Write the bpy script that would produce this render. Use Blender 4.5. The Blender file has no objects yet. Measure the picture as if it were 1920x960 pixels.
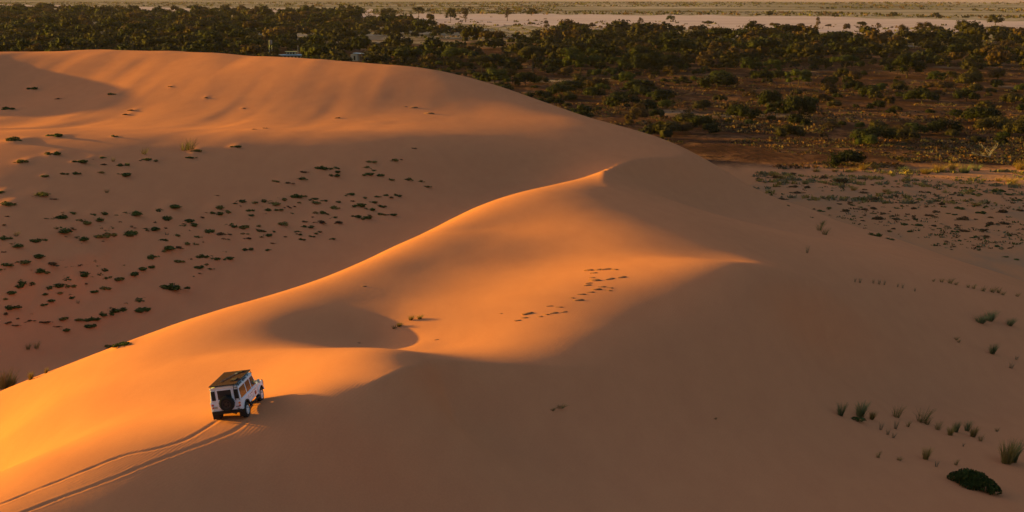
import bpy, bmesh, math, random
import numpy as np
from mathutils import Vector, Matrix

# ------------------------------------------------------------------ camera, sky, sun, exposure
SC = bpy.context.scene
COL = SC.collection
CAM_H = 40.0                      # metres above the plain
LENS, SENSOR = 50.0, 36.0
FPX = 1920 * LENS / SENSOR        # focal length in photograph pixels
PITCH = math.atan((480 + 18) / FPX)

cam_data = bpy.data.cameras.new("camera")
cam_data.lens, cam_data.sensor_width = LENS, SENSOR
cam_data.clip_start, cam_data.clip_end = 0.5, 60000
cam = bpy.data.objects.new("camera", cam_data)
COL.objects.link(cam)
cam.location = (0, 0, CAM_H)
cam.rotation_euler = (math.pi / 2 - PITCH, 0, 0)
SC.camera = cam

SUN_EL = math.radians(7.0)
SUN_AZ = math.radians(19.0)       # how far beyond due left the sun stands
SUN_TO = Vector((-math.cos(SUN_AZ) * math.cos(SUN_EL), math.sin(SUN_AZ) * math.cos(SUN_EL), math.sin(SUN_EL)))
sun_data = bpy.data.lights.new("sun", 'SUN')
sun_data.energy = 5.0
sun_data.angle = math.radians(0.53)
sun_data.color = (1.0, 0.68, 0.02)
sun = bpy.data.objects.new("sun", sun_data)
COL.objects.link(sun)
sun.rotation_euler = SUN_TO.to_track_quat('Z', 'Y').to_euler()
sun.location = (-60, 20, 90)

world = bpy.data.worlds.new("World")
SC.world = world
world.use_nodes = True
wn = world.node_tree.nodes
sky = wn.new('ShaderNodeTexSky')
sky.sky_type = 'NISHITA'
sky.sun_disc = False
sky.sun_elevation = SUN_EL
sky.sun_rotation = math.atan2(SUN_TO.x, SUN_TO.y)
sky.altitude = 400
sky.air_density, sky.dust_density, sky.ozone_density = 1.4, 5.5, 2.4
wn['Background'].inputs['Strength'].default_value = 0.125
world.node_tree.links.new(sky.outputs[0], wn['Background'].inputs['Color'])

SC.view_settings.view_transform = 'Standard'
SC.view_settings.look = 'None'
SC.view_settings.exposure = 1.22
SC.view_settings.gamma = 1.0
SC.view_settings.use_curve_mapping = False
try:
    SC.cycles.use_denoising = True
    SC.cycles.max_bounces = 5
    SC.cycles.diffuse_bounces = 3
    SC.cycles.transparent_max_bounces = 4
except Exception:
    pass


def ray(px, py):
    """Azimuth and tangent of depression (negative = down) of the sight line through a photograph pixel."""
    a, b = (np.asarray(px, float) - 960) / FPX, (480 - np.asarray(py, float)) / FPX
    x, y, z = a, math.cos(PITCH) + b * math.sin(PITCH), -math.sin(PITCH) + b * math.cos(PITCH)
    return np.arctan2(x, y), z / np.hypot(x, y)


def plain_point(px, py):
    th, t = ray(px, py)
    r = -CAM_H / t
    return float(r * math.sin(th)), float(r * math.cos(th))

# ------------------------------------------------------------------ dune relief: smooth surface through measured crest lines and slopes
TH0, TH1, R0, R1 = -0.95, 0.66, 14.0, 620.0
HMID = 12.0
S_H = (math.cos(SUN_AZ), -math.sin(SUN_AZ))     # direction in which the light travels over the ground


def curve_samples(pts, d):
    """pts: rows (px, py, height). Returns theta, rho, height sampled about every d."""
    p = np.array(pts, float)
    th, t = ray(p[:, 0], p[:, 1])
    rho = np.log((p[:, 2] - CAM_H) / t)
    P = np.stack([th, rho, p[:, 2]], 1)
    return resample(P, d)


def world_samples(pts, d):
    """pts: rows (px column, distance, height)."""
    p = np.array(pts, float)
    th, _ = ray(p[:, 0], np.full(len(p), 480.0))
    return resample(np.stack([th, np.log(p[:, 1]), p[:, 2]], 1), d)


def resample(P, d):
    if len(P) == 1:
        return P
    n = len(P)
    Q = np.vstack([2 * P[0] - P[1], P, 2 * P[-1] - P[-2]])
    out = []
    for i in range(n - 1):
        a, b, c, e = Q[i], Q[i + 1], Q[i + 2], Q[i + 3]
        m = max(1, int(math.hypot(*(c - b)[:2]) / d))
        for k in range(m):
            u = k / m
            out.append(0.5 * ((2 * b) + (c - a) * u + (2 * a - 5 * b + 4 * c - e) * u * u + (3 * b - a - 3 * c + e) * u ** 3))
    out.append(P[-1])
    return np.array(out)


PIN, CREASE, SLOPE = [], [], []     # height lines, sharp crest lines, slope lines (px, py, height, slope along the light)
PINW, TANGENT = [], []             # lines given by distance; lines where the surface just touches the sight line

# back dune crest and what is behind it
PINW.append([(-230, 330, 25), (-285, 345, 30), (-340, 368, 30)])
BACK = [(-110, 134, 19.6), (-40, 121, 20.8), (0, 114, 21.4), (120, 105, 23.0), (250, 101, 24.0), (380, 103, 24.4), (500, 110, 24.1), (650, 123, 23.1), (780, 139, 21.6),
        (880, 156, 20.1), (1000, 185, 18.0), (1100, 217, 15.9), (1180, 240, 14.4), (1240, 256, 13.2), (1275, 272, 12.2)]
PIN.append(BACK)
TANGENT.append(BACK[:-1])
PINW.append([(-200, 540, 1), (0, 510, 0), (250, 470, 0), (500, 425, 0), (650, 385, 0), (780, 358, 0), (880, 344, 0), (1000, 325, 0), (1100, 307, -.5), (1180, 298, -.5), (1240, 296, -.5), (1330, 288, -1), (1400, 280, -1)])
# crest that wraps round the end of the back dune and runs to the near peak, then down to the right
CREASE.append([(1279, 280, 12.1), (1285, 286, 12.2), (1270, 290, 12.5), (1235, 292.5, 12.8), (1195, 297, 13.2), (1160, 306, 14.0), (1136, 318, 14.7), (1130, 330, 14.9),
               (1140, 348, 14.9), (1180, 372, 14.8), (1280, 406, 14.3), (1400, 446, 13.0), (1500, 480, 11.4), (1600, 505, 9.8)])
PIN.append([(1600, 505, 9.8), (1720, 527, 8.0), (1850, 560, 6.2), (1960, 590, 4.8)])
# silhouette of the near ridge against the shaded basin
NEAR = [(-120, 790, 7.5), (0, 731, 9), (150, 675, 11), (330, 607, 13), (470, 563, 13.4), (600, 520, 13.6), (700, 475, 14.1), (800, 425, 14.5), (880, 388, 14.7),
        (960, 362, 15.1), (1030, 344, 14.9), (1090, 331, 14.8), (1136, 318, 14.7)]
PIN.append(NEAR)
TANGENT.append(NEAR[:-3])
# basin beyond it
PIN.append([(0, 765, 6), (150, 700, 8), (330, 633, 9.6), (600, 545, 10.6), (800, 447, 11.6), (900, 398, 11.6), (965, 372, 11.4), (1040, 350, 11.8), (1105, 335, 12.6)])
PIN.append([(0, 690, 6), (150, 635, 6.8), (330, 570, 8.2), (600, 480, 10), (800, 395, 11.8), (900, 345, 12.4), (1000, 318, 12.7), (1090, 306, 12.9)])
PIN.append([(0, 600, 9.5)])
PIN.append([(0, 450, 15.2)])
PIN.append([(0, 325, 18.9), (250, 305, 18.5), (500, 295, 17.6), (750, 290, 16.7), (900, 286, 15.6), (1000, 284, 14.7), (1100, 282, 13.9), (1200, 278, 13.0)])
PIN.append([(0, 240, 18.1), (250, 240, 18.4), (500, 240, 18.1), (750, 240, 17.4), (900, 244, 16.4), (1000, 250, 15.6)])
PIN.append([(0, 180, 18.8), (250, 180, 19.5), (500, 185, 19.4), (750, 195, 18.6), (900, 205, 17.7), (1000, 215, 17.0), (1080, 226, 16.3)])
# car dune: top line, shoulder, left flank
TOPL = [(380, 668, 14.4), (470, 660, 15.0), (560, 655.5, 16.0), (690, 655, 16.9), (760, 659, 17.0), (805, 666, 16.9)]
PIN.append(TOPL)
TANGENT.append(TOPL)
PIN.append([(430, 782, 17)])
PIN.append([(452, 748, 16.35), (462, 705, 15.6)])
PIN.append([(600, 750, 17.6), (690, 704, 17.6)])
PIN.append([(200, 800, 15.5)])
PIN.append([(0, 800, 12)])
PIN.append([(0, 880, 15.0), (0, 960, 16.8), (250, 960, 16.2)])
# hollow behind it
PIN.append([(560, 648, 14.1), (640, 648, 13.0), (720, 650, 12.1), (775, 658, 12.4)])
PIN.append([(742, 566, 13.5), (760, 608, 13.5), (797, 652, 13.5)])
PIN.append([(400, 610, 14.2), (520, 595, 14.5), (620, 582, 14.2), (690, 566, 13.6)])
# crest of the band on the right
PIN.append([(805, 660, 12.8), (900, 640, 13.7), (1000, 615, 14.3), (1100, 591, 14.6), (1200, 573, 14.5), (1300, 560, 14.5), (1400, 548, 14.4), (1470, 541, 14.0), (1560, 536, 12.4)])
PIN.append([(1180, 640, 13.8)])
PIN.append([(880, 440, 14.4), (960, 420, 15.0), (1040, 412, 15.35), (1120, 405, 15.6)])
PIN.append([(800, 510, 13.9), (900, 510, 14.1), (1050, 480, 14.6), (1180, 450, 15.2), (1280, 470, 14.8), (1380, 500, 14.4)])
# right flank and foot
PIN.append([(500, 960, 14.4), (700, 960, 13.4), (1000, 960, 11.9), (1400, 960, 8.8), (1800, 960, 5.8), (2100, 960, 4)])
PIN.append([(700, 810, 16.5)])
CREASE.append([(690, 720, 17.75), (730, 703, 17.75), (775, 684, 17.35), (804, 670, 16.9)])
CREASE.append([(812, 684, 16.2), (826, 712, 15.2), (840, 760, 14.1), (862, 820, 13.1)])
PIN.append([(900, 830, 12.7)])
SLOPE.append([(690, 690, 17.5, .05), (770, 673, 17.1, .03)])
SLOPE.append([(880, 730, 14, -.22), (900, 790, 13, -.22)])
CREASE.append([(805, 667, 16.8), (830, 673, 16.2), (860, 679, 15.6), (950, 684, 14.6), (1090, 690, 13.5)])
SLOPE.append([(870, 662, 14, .04), (980, 660, 14.3, .0), (1080, 668, 14, -.07)])
SLOPE.append([(880, 700, 14.5, -.35), (960, 715, 13.6, -.3), (1060, 720, 12.8, -.3)])
PIN.append([(1100, 800, 11.5), (1300, 760, 10.6)])
PIN.append([(1500, 660, 9.0), (1660, 650, 6.8)])
PIN.append([(1500, 800, 8), (1700, 800, 6), (1900, 800, 4.2), (2200, 800, 2)])
PIN.append([(1700, 600, 6.6), (1900, 640, 4), (2200, 640, 1.5)])
# slip face and its foot
PIN.append([(1195, 348, 11.0), (1250, 345, 9.3), (1300, 357, 7.0), (1400, 400, 4.2), (1500, 448, 4.0)])
PIN.append([(1250, 378, 9.6), (1300, 390, 7.8), (1400, 425, 5.4)])
SLOPE.append([(1180, 322, 13, -.6), (1250, 312, 11.6, -.6), (1310, 320, 9.6, -.55)])
PIN.append([(1300, 288, 11.0), (1340, 306, 8.6), (1380, 330, 5.8), (1440, 372, 2.8), (1530, 412, 1.7), (1640, 445, 1.6), (1800, 490, 1), (1920, 520, .5)])
PINW.append([(1380, 325, -1.5), (1480, 290, -1.5), (1700, 250, -1.5), (1950, 210, -1.5), (2300, 180, -1.5)])
# ground under and beside the camera, out of view
PINW.append([(200, 40, 19), (960, 40, 19), (1700, 40, 15)])
PINW.append([(200, 16, 31), (960, 16, 31), (1700, 16, 30)])
PINW.append([(-900, 90, 4), (-1200, 130, 5), (-1300, 180, 8), (-1100, 240, 18), (-900, 300, 22)])
PINW.append([(-250, 88, 6), (-300, 115, 3), (-350, 150, 12), (-350, 200, 20)])
PINW.append([(-600, 90, 4), (-700, 120, 3)])

SLOPE.append([(-50, 640, 6, -.24), (300, 520, 6, -.22), (650, 430, 7, -.2)])
SLOPE.append([(0, 450, 15, -.24), (300, 400, 13, -.22), (700, 340, 13, -.2)])
SLOPE.append([(0, 330, 19, -.18), (500, 300, 18, -.18), (900, 290, 15.6, -.18)])
SLOPE.append([(900, 330, 13, -.18), (1000, 300, 14, -.18), (1100, 283, 13.6, -.16), (1230, 276, 11.8, -.16)])
for _ in range(4):
    SLOPE.append([(1090, 300, 13.4, -.11), (1150, 296, 13.4, -.10), (1190, 288, 13, -.10), (1260, 284, 12.4, -.10)])
SLOPE.append([(1000, 215, 19.6, .0), (1100, 235, 16.5, -.06), (1200, 258, 13, -.14)])
SLOPE.append([(180, 150, 24, .06), (500, 160, 22, .08), (800, 190, 22, .07), (950, 200, 20.6, .04)])
SLOPE.append([(200, 220, 19, .06), (600, 225, 21, .06), (850, 228, 20.4, .04), (1000, 235, 18.6, .0)])
SLOPE.append([(100, 820, 14, .26), (250, 740, 15, .24)])
# face between the near ridge and the band on the right
SLOPE.append([(620, 530, 13.6, .3), (720, 485, 14, .3), (850, 430, 14.5, .2), (960, 385, 15, .1), (1060, 355, 15, .04)])
SLOPE.append([(800, 520, 13.6, .16), (950, 460, 14.4, .1), (1080, 400, 14.8, .03)])
SLOPE.append([(790, 600, 12.6, .3), (950, 560, 14.2, .27), (1100, 510, 15.0, .14), (1250, 490, 15.3, .06), (1380, 525, 15, 0)])
SLOPE.append([(900, 640, 14.2, .2), (1000, 615, 15, .2), (1100, 591, 15.4, .12), (1250, 565, 15.2, .05), (1400, 547, 14.6, -.02)])
SLOPE.append([(1000, 672, 13.9, -.06), (1100, 648, 14.2, -.08), (1200, 615, 14.3, -.10), (1320, 577, 14.2, -.11), (1450, 546, 14.1, -.11)])
SLOPE.append([(1200, 690, 12, -.4), (1350, 650, 12, -.6), (1500, 610, 11, -.65), (1600, 590, 9.5, -.5)])
SLOPE.append([(1145, 355, 14.4, -.1), (1250, 425, 13.3, -.125), (1400, 500, 13.0, -.125), (1475, 535, 13.8, -.14)])
# hollow
SLOPE.append([(500, 625, 14.2, .0), (600, 588, 14.6, .02), (680, 566, 14, -.02)])
SLOPE.append([(540, 640, 14.2, -.05), (620, 618, 13.8, -.18), (700, 592, 13.3, -.24)])
SLOPE.append([(620, 642, 12.6, -.26), (690, 624, 12.3, -.2)])
# shoulder of the car dune
SLOPE.append([(40, 960, 17, -.1), (250, 890, 17, -.12), (480, 815, 17.2, -.1), (600, 755, 17.6, -.11), (730, 700, 17.7, -.12), (800, 674, 17.2, -.15)])
SLOPE.append([(430, 770, 17, .1), (520, 710, 17.6, .08), (640, 685, 17.7, .05), (740, 672, 17.5, .0)])
SLOPE.append([(180, 890, 16.5, .02), (320, 835, 16.6, .04), (420, 795, 16.8, .08)])
SLOPE.append([(250, 955, 16, -.3), (450, 900, 16, -.5), (650, 820, 16.3, -.6), (775, 740, 16.3, -.65)])
SLOPE.append([(1000, 780, 12.2, -.2), (1100, 860, 11, -.2)])


def solve_relief():
    q = None
    for d in (0.028, 0.014, 0.007, 0.0035):
        nt, nr = int(round((TH1 - TH0) / d)) + 1, int(round(math.log(R1 / R0) / d)) + 1
        th, rho = TH0 + d * np.arange(nt), math.log(R0) + d * np.arange(nr)
        lam = 8e5 * d ** 3
        mu = 20.0 * d ** 3 / d ** 2
        idx, cof, rhs = [], [], []

        def node(a, b):
            return a * nr + b

        def data(S, w):
            for a, b, h in S:
                fi, fj = (a - TH0) / d, (b - math.log(R0)) / d
                i, j = int(math.floor(fi)), int(math.floor(fj))
                if 0 <= i < nt - 1 and 0 <= j < nr - 1:
                    u, v = fi - i, fj - j
                    s = math.sqrt(w)
                    idx.append([node(i, j), node(i + 1, j), node(i, j + 1), node(i + 1, j + 1)])
                    cof.append([s * (1 - u) * (1 - v), s * u * (1 - v), s * (1 - u) * v, s * u * v])
                    rhs.append(s * (h - HMID) / math.exp(b))

        wx, wy, wxy = np.ones((nt - 2, nr)), np.ones((nt, nr - 2)), np.ones((nt - 1, nr - 1))
        for c in PIN:
            data(curve_samples(c, d), lam)
        for c in PINW:
            data(world_samples(c, d), lam * .3)
        for c in CREASE:
            S = curve_samples(c, d * .5)
            data(S, lam * .6)
            if d < .03:
                I, J = np.round((S[:, 0] - TH0) / d).astype(int), np.round((S[:, 1] - math.log(R0)) / d).astype(int)
                for i, j in zip(I, J):
                    if 1 <= i < nt - 1 and 1 <= j < nr - 1:
                        wx[i - 1, j] = 0.02
                        wy[i, j - 1] = 0.02
                        wxy[i - 1:i + 1, j - 1:j + 1] = 0.02
        for c in SLOPE:
            P = np.array(c, float)
            S = curve_samples(P[:, :3], d)
            g = np.interp(np.linspace(0, 1, len(S)), np.linspace(0, 1, len(P)), P[:, 3])
            for (a, b, h), gg in zip(S, g):
                i, j = int(round((a - TH0) / d)), int(round((b - math.log(R0)) / d))
                if 1 <= i < nt - 1 and 1 <= j < nr - 1:
                    sr = S_H[0] * math.sin(a) + S_H[1] * math.cos(a)
                    st = S_H[0] * math.cos(a) - S_H[1] * math.sin(a)
                    s = math.sqrt(mu) * d
                    idx.append([node(i, j), node(i, j + 1), node(i, j - 1), node(i + 1, j)])
                    cof.append([s * sr, s * sr / (2 * d), -s * sr / (2 * d), s * st / (2 * d)])
                    rhs.append(s * gg)
                    idx[-1] = idx[-1] + [node(i - 1, j)]
                    cof[-1] = cof[-1] + [-s * st / (2 * d)]
        for c in TANGENT:
            for a, b, h in curve_samples(c, d):
                i, j = int(round((a - TH0) / d)), int(round((b - math.log(R0)) / d))
                if 1 <= i < nt - 1 and 1 <= j < nr - 1:
                    s = math.sqrt(mu * 4) * d
                    idx.append([node(i, j + 1), node(i, j - 1)])
                    cof.append([s / (2 * d), -s / (2 * d)])
                    rhs.append(-s * (CAM_H - HMID) / math.exp(b))
        K = 5
        idx = np.array([r + [r[0]] * (K - len(r)) for r in idx])
        cof = np.array([r + [0.0] * (K - len(r)) for r in cof])
        rhs = np.array(rhs)
        fl = idx.ravel()
        N = nt * nr

        def AT(v):
            return np.bincount(fl, (v[:, None] * cof).ravel(), minlength=N).reshape(nt, nr)

        eps = 1e-3 * d * d

        def A(T):
            o = np.zeros_like(T)
            e = (T[:-2] - 2 * T[1:-1] + T[2:]) * wx
            o[:-2] += e; o[1:-1] -= 2 * e; o[2:] += e
            e = (T[:, :-2] - 2 * T[:, 1:-1] + T[:, 2:]) * wy
            o[:, :-2] += e; o[:, 1:-1] -= 2 * e; o[:, 2:] += e
            e = (T[1:, 1:] - T[1:, :-1] - T[:-1, 1:] + T[:-1, :-1]) * wxy * 2
            o[1:, 1:] += e; o[1:, :-1] -= e; o[:-1, 1:] -= e; o[:-1, :-1] += e
            e = (T[1:] - T[:-1]) * eps
            o[1:] += e; o[:-1] -= e
            e = (T[:, 1:] - T[:, :-1]) * eps
            o[:, 1:] += e; o[:, :-1] -= e
            return o + AT((T.ravel()[idx] * cof).sum(1))

        b = AT(rhs)
        diag = 20.0 + np.bincount(fl, (cof ** 2).ravel(), minlength=N).reshape(nt, nr)
        if q is None:
            q = np.zeros((nt, nr))
        else:
            q = sample_grid(q, d * 2, th[:, None] + 0 * rho[None], rho[None] + 0 * th[:, None])
        r = b - A(q)
        z = r / diag
        p = z.copy()
        rz = (r * z).sum()
        for it in range({0.028: 2500, 0.014: 1300, 0.007: 500, 0.0035: 160}[d]):
            Ap = A(p)
            al = rz / max((p * Ap).sum(), 1e-30)
            q = q + al * p
            r = r - al * Ap
            z = r / diag
            rz2 = (r * z).sum()
            p = z + (rz2 / rz) * p
            rz = rz2
            if rz < 1e-16:
                break
    return q, d


def sample_grid(q, d, a, b):
    """Catmull-Rom lookup of the relief grid."""
    fi, fj = (a - TH0) / d, (b - math.log(R0)) / d
    nt, nr = q.shape
    fi, fj = np.clip(fi, 0, nt - 1.001), np.clip(fj, 0, nr - 1.001)
    i, j = np.floor(fi).astype(int), np.floor(fj).astype(int)
    u, v = fi - i, fj - j

    def w(t):
        return [(-t + 2 * t * t - t ** 3) / 2, (2 - 5 * t * t + 3 * t ** 3) / 2, (t + 4 * t * t - 3 * t ** 3) / 2, (-t * t + t ** 3) / 2]
    wu, wv = w(u), w(v)
    out = 0
    for k in range(4):
        ii = np.clip(i + k - 1, 0, nt - 1)
        for l in range(4):
            out = out + wu[k] * wv[l] * q[ii, np.clip(j + l - 1, 0, nr - 1)]
    return out


RELIEF, RELIEF_D = solve_relief()


def lattice(i, j, seed):
    n = (i * 374761393 + j * 668265263 + seed * 974711) & 0x7fffffff
    n = ((n ^ (n >> 13)) * 1274126177) & 0x7fffffff
    return ((n ^ (n >> 16)) & 0xffff) / 32767.5 - 1.0


def noise2(x, y, seed=0):
    i, j = np.floor(x).astype(np.int64), np.floor(y).astype(np.int64)
    u, v = x - i, y - j
    u, v = u * u * u * (u * (u * 6 - 15) + 10), v * v * v * (v * (v * 6 - 15) + 10)
    a, b, c, e = lattice(i, j, seed), lattice(i + 1, j, seed), lattice(i, j + 1, seed), lattice(i + 1, j + 1, seed)
    return (a * (1 - u) + b * u) * (1 - v) + (c * (1 - u) + e * u) * v


def smooth(a, b, x):
    t = np.clip((x - a) / (b - a), 0, 1)
    return t * t * (3 - 2 * t)


def wind_relief(x, y, r):
    """Long wind-drawn ridges on the back dune and the faint unevenness of all sand."""
    u, v = x - 0.05 * y, y
    back = smooth(175, 225, r) * (1 - smooth(-45, 0, x + 0.1 * (y - 250)))
    ridges = noise2(u / 7.0, v / 40, 3) * 0.14 + noise2(u / 3.6, v / 24, 5) * 0.07
    fine = noise2(x / 9, y / 13, 9) * 0.05 + noise2(x / 3.3, y / 4.2, 11) * 0.016
    return back * ridges + fine


def dune_height(x, y):
    """Height of the dune surface (scalars or arrays)."""
    x, y = np.asarray(x, float), np.asarray(y, float)
    r, th = np.hypot(x, y), np.arctan2(x, y)
    h = HMID + np.maximum(r, R0) * sample_grid(RELIEF, RELIEF_D, th, np.log(np.maximum(r, R0)))
    return h + wind_relief(x, y, r)

# ------------------------------------------------------------------ materials
class Nodes:
    """Small helper around a material's node tree."""
    def __init__(self, name, rough=0.9, spec=0.2):
        self.mat = bpy.data.materials.new(name)
        self.mat.use_nodes = True
        self.t = self.mat.node_tree
        self.b = self.t.nodes['Principled BSDF']
        self.b.inputs['Roughness'].default_value = rough
        self.b.inputs['Specular IOR Level'].default_value = spec

    def new(self, kind, **kw):
        n = self.t.nodes.new(kind)
        for k, v in kw.items():
            setattr(n, k, v)
        return n

    def link(self, a, b):
        self.t.links.new(a, b)

    def noise(self, scale, detail=3.0, rough=0.55, vec=None, stretch=None):
        n = self.new('ShaderNodeTexNoise')
        n.inputs['Scale'].default_value = scale
        n.inputs['Detail'].default_value = detail
        n.inputs['Roughness'].default_value = rough
        src = vec
        if src is None:
            src = self.new('ShaderNodeTexCoord').outputs['Object']
        if stretch:
            m = self.new('ShaderNodeMapping')
            m.inputs['Scale'].default_value = stretch[:3]
            if len(stretch) > 3:
                m.inputs['Rotation'].default_value = (0, 0, stretch[3])
            self.link(src, m.inputs['Vector'])
            src = m.outputs[0]
        self.link(src, n.inputs['Vector'])
        return n.outputs['Fac']

    def ramp(self, fac, stops, interp='LINEAR'):
        r = self.new('ShaderNodeValToRGB')
        r.color_ramp.interpolation = interp
        e = r.color_ramp.elements
        while len(e) < len(stops):
            e.new(0.5)
        for k, (p, c) in enumerate(stops):
            e[k].position = p
            e[k].color = tuple(c) + (1,) if len(c) == 3 else c
        self.link(fac, r.inputs[0])
        return r.outputs[0]

    def mix(self, fac, a, b, blend='MIX'):
        m = self.new('ShaderNodeMix', data_type='RGBA', blend_type=blend)
        for s, v in ((m.inputs[0], fac), (m.inputs[6], a), (m.inputs[7], b)):
            if isinstance(v, (int, float)):
                s.default_value = v
            elif isinstance(v, tuple):
                s.default_value = v + (1,) if len(v) == 3 else v
            else:
                self.link(v, s)
        return m.outputs[2]

    def math(self, op, a, b=None, clamp=False):
        m = self.new('ShaderNodeMath', operation=op, use_clamp=clamp)
        for s, v in zip(m.inputs, (a, b)):
            if v is None:
                continue
            if isinstance(v, (int, float)):
                s.default_value = v
            else:
                self.link(v, s)
        return m.outputs[0]

    def rng(self, v, a, b, c=0.0, d=1.0):
        m = self.new('ShaderNodeMapRange', interpolation_type='SMOOTHSTEP')
        for s, x in zip(m.inputs, (v, a, b, c, d)):
            if isinstance(x, (int, float)):
                s.default_value = x
            else:
                self.link(x, s)
        return m.outputs[0]

    def bump(self, h, strength, dist=0.05):
        n = self.new('ShaderNodeBump')
        n.inputs['Strength'].default_value = strength
        n.inputs['Distance'].default_value = dist
        self.link(h, n.inputs['Height'])
        self.link(n.outputs[0], self.b.inputs['Normal'])

    def color(self, c):
        if isinstance(c, tuple):
            self.b.inputs['Base Color'].default_value = c + (1,)
        else:
            self.link(c, self.b.inputs['Base Color'])
        return self.mat


def flat(name, c, rough=0.6, spec=0.3, metal=0.0):
    m = Nodes(name, rough, spec)
    m.b.inputs['Metallic'].default_value = metal
    return m.color(c)


def sand_material():
    m = Nodes('dune_sand', 1.0, 0.0)
    big = m.noise(0.035, 3, 0.5, stretch=(1, 0.5, 1))
    mid = m.noise(0.6, 4, 0.6, stretch=(1, 0.35, 1))
    grain = m.noise(9.0, 3, 0.7)
    c = m.ramp(big, [(0.3, (0.60, 0.198, 0.092)), (0.7, (0.65, 0.216, 0.101))])
    c = m.mix(0.24, c, m.ramp(mid, [(0.3, (0.50, 0.175, 0.068)), (0.7, (0.68, 0.26, 0.10))]))
    c = m.mix(0.12, c, m.ramp(grain, [(0.3, (0.40, 0.13, 0.05)), (0.7, (0.78, 0.31, 0.125))]))
    w = m.new('ShaderNodeTexWave', wave_type='BANDS', bands_direction='X')
    mp = m.new('ShaderNodeMapping')
    mp.inputs['Rotation'].default_value = (0, 0, 0.35)
    m.link(m.new('ShaderNodeTexCoord').outputs['Object'], mp.inputs['Vector'])
    m.link(mp.outputs[0], w.inputs['Vector'])
    w.inputs['Scale'].default_value = 1.5
    w.inputs['Distortion'].default_value = 5.0
    w.inputs['Detail'].default_value = 2.0
    w.inputs['Detail Scale'].default_value = 0.6
    patch = m.rng(m.noise(0.11, 2), 0.45, 0.62)
    h = m.math('ADD', m.math('MULTIPLY', m.math('MULTIPLY', w.outputs['Fac'], patch), 0.24), m.math('MULTIPLY', m.noise(2.2, 5, 0.65), 0.9))
    m.bump(h, 0.32, 0.05)
    return m.color(c)


MAT_SAND = sand_material()


def plain_material():
    m = Nodes('plain_soil', 1.0, 0.0)
    co = m.new('ShaderNodeTexCoord').outputs['Object']
    sp = m.new('ShaderNodeSeparateXYZ')
    m.link(co, sp.inputs[0])
    x, y = sp.outputs[0], sp.outputs[1]
    n1 = m.noise(0.012, 4, 0.6, co)
    n2 = m.noise(0.06, 5, 0.65, co, (1, 0.45, 1))
    n3 = m.noise(0.45, 4, 0.7, co, (1, 0.5, 1))
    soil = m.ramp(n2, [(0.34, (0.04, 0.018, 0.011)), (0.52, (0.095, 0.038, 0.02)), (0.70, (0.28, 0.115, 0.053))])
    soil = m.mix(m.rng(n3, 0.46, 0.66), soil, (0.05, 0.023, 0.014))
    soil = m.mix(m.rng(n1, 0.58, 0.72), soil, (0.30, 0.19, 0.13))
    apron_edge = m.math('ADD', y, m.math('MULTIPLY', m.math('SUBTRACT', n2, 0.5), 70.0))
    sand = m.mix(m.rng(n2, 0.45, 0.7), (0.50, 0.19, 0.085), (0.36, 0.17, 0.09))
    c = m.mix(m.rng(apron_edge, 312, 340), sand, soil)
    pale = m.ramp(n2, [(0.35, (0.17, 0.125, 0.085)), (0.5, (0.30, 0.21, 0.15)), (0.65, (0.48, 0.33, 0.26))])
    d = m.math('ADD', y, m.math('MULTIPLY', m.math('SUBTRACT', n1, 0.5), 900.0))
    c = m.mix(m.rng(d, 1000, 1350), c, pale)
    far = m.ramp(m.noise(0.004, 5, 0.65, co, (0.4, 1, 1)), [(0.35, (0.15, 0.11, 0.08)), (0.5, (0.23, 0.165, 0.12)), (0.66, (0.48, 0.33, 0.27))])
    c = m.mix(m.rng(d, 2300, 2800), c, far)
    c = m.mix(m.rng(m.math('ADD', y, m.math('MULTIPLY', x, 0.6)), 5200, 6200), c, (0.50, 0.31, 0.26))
    m.bump(n3, 0.5, 0.5)
    return m.color(c)


def grid_mesh(name, X, Y, Z, mat):
    n, k = X.shape
    v = np.stack([X, Y, Z], -1).reshape(-1, 3)
    i = np.arange(n * k).reshape(n, k)
    f = np.stack([i[:-1, :-1], i[1:, :-1], i[1:, 1:], i[:-1, 1:]], -1).reshape(-1, 4)
    me = bpy.data.meshes.new(name)
    me.vertices.add(len(v))
    me.vertices.foreach_set('co', v.ravel())
    me.loops.add(f.size)
    me.loops.foreach_set('vertex_index', f.ravel())
    me.polygons.add(len(f))
    me.polygons.foreach_set('loop_start', np.arange(0, f.size, 4))
    me.update()
    me.validate()
    me.polygons.foreach_set('use_smooth', np.ones(len(f), bool))
    o = bpy.data.objects.new(name, me)
    COL.objects.link(o)
    me.materials.append(mat)
    return o


# ------------------------------------------------------------------ where a sight line meets the ground
RLIST = np.exp(np.linspace(math.log(45), math.log(480), 1600))


def on_dune(px, py):
    """First point of the dune surface along the sight line through a photograph pixel, or None."""
    th, t = ray(px, py)
    h = dune_height(RLIST * math.sin(th), RLIST * math.cos(th))
    above = h > CAM_H + t * RLIST
    if not above.any():
        return None
    k = int(np.argmax(above))
    a, b = RLIST[max(k - 1, 0)], RLIST[k]
    for _ in range(18):
        mid = (a + b) / 2
        if float(dune_height(mid * math.sin(th), mid * math.cos(th))) > CAM_H + t * mid:
            b = mid
        else:
            a = mid
    x, y = float(b * math.sin(th)), float(b * math.cos(th))
    z = float(dune_height(x, y))
    return (x, y, z) if z > 0 else None


def on_ground(px, py):
    p = on_dune(px, py)
    if p is None:
        x, y = plain_point(px, py)
        p = (x, y, max(0.0, float(dune_height(x, y)) if math.hypot(x, y) < 560 else 0.0))
    return p


def ground_z(x, y):
    return max(0.0, float(dune_height(x, y))) if math.hypot(x, y) < 560 else 0.0


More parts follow.
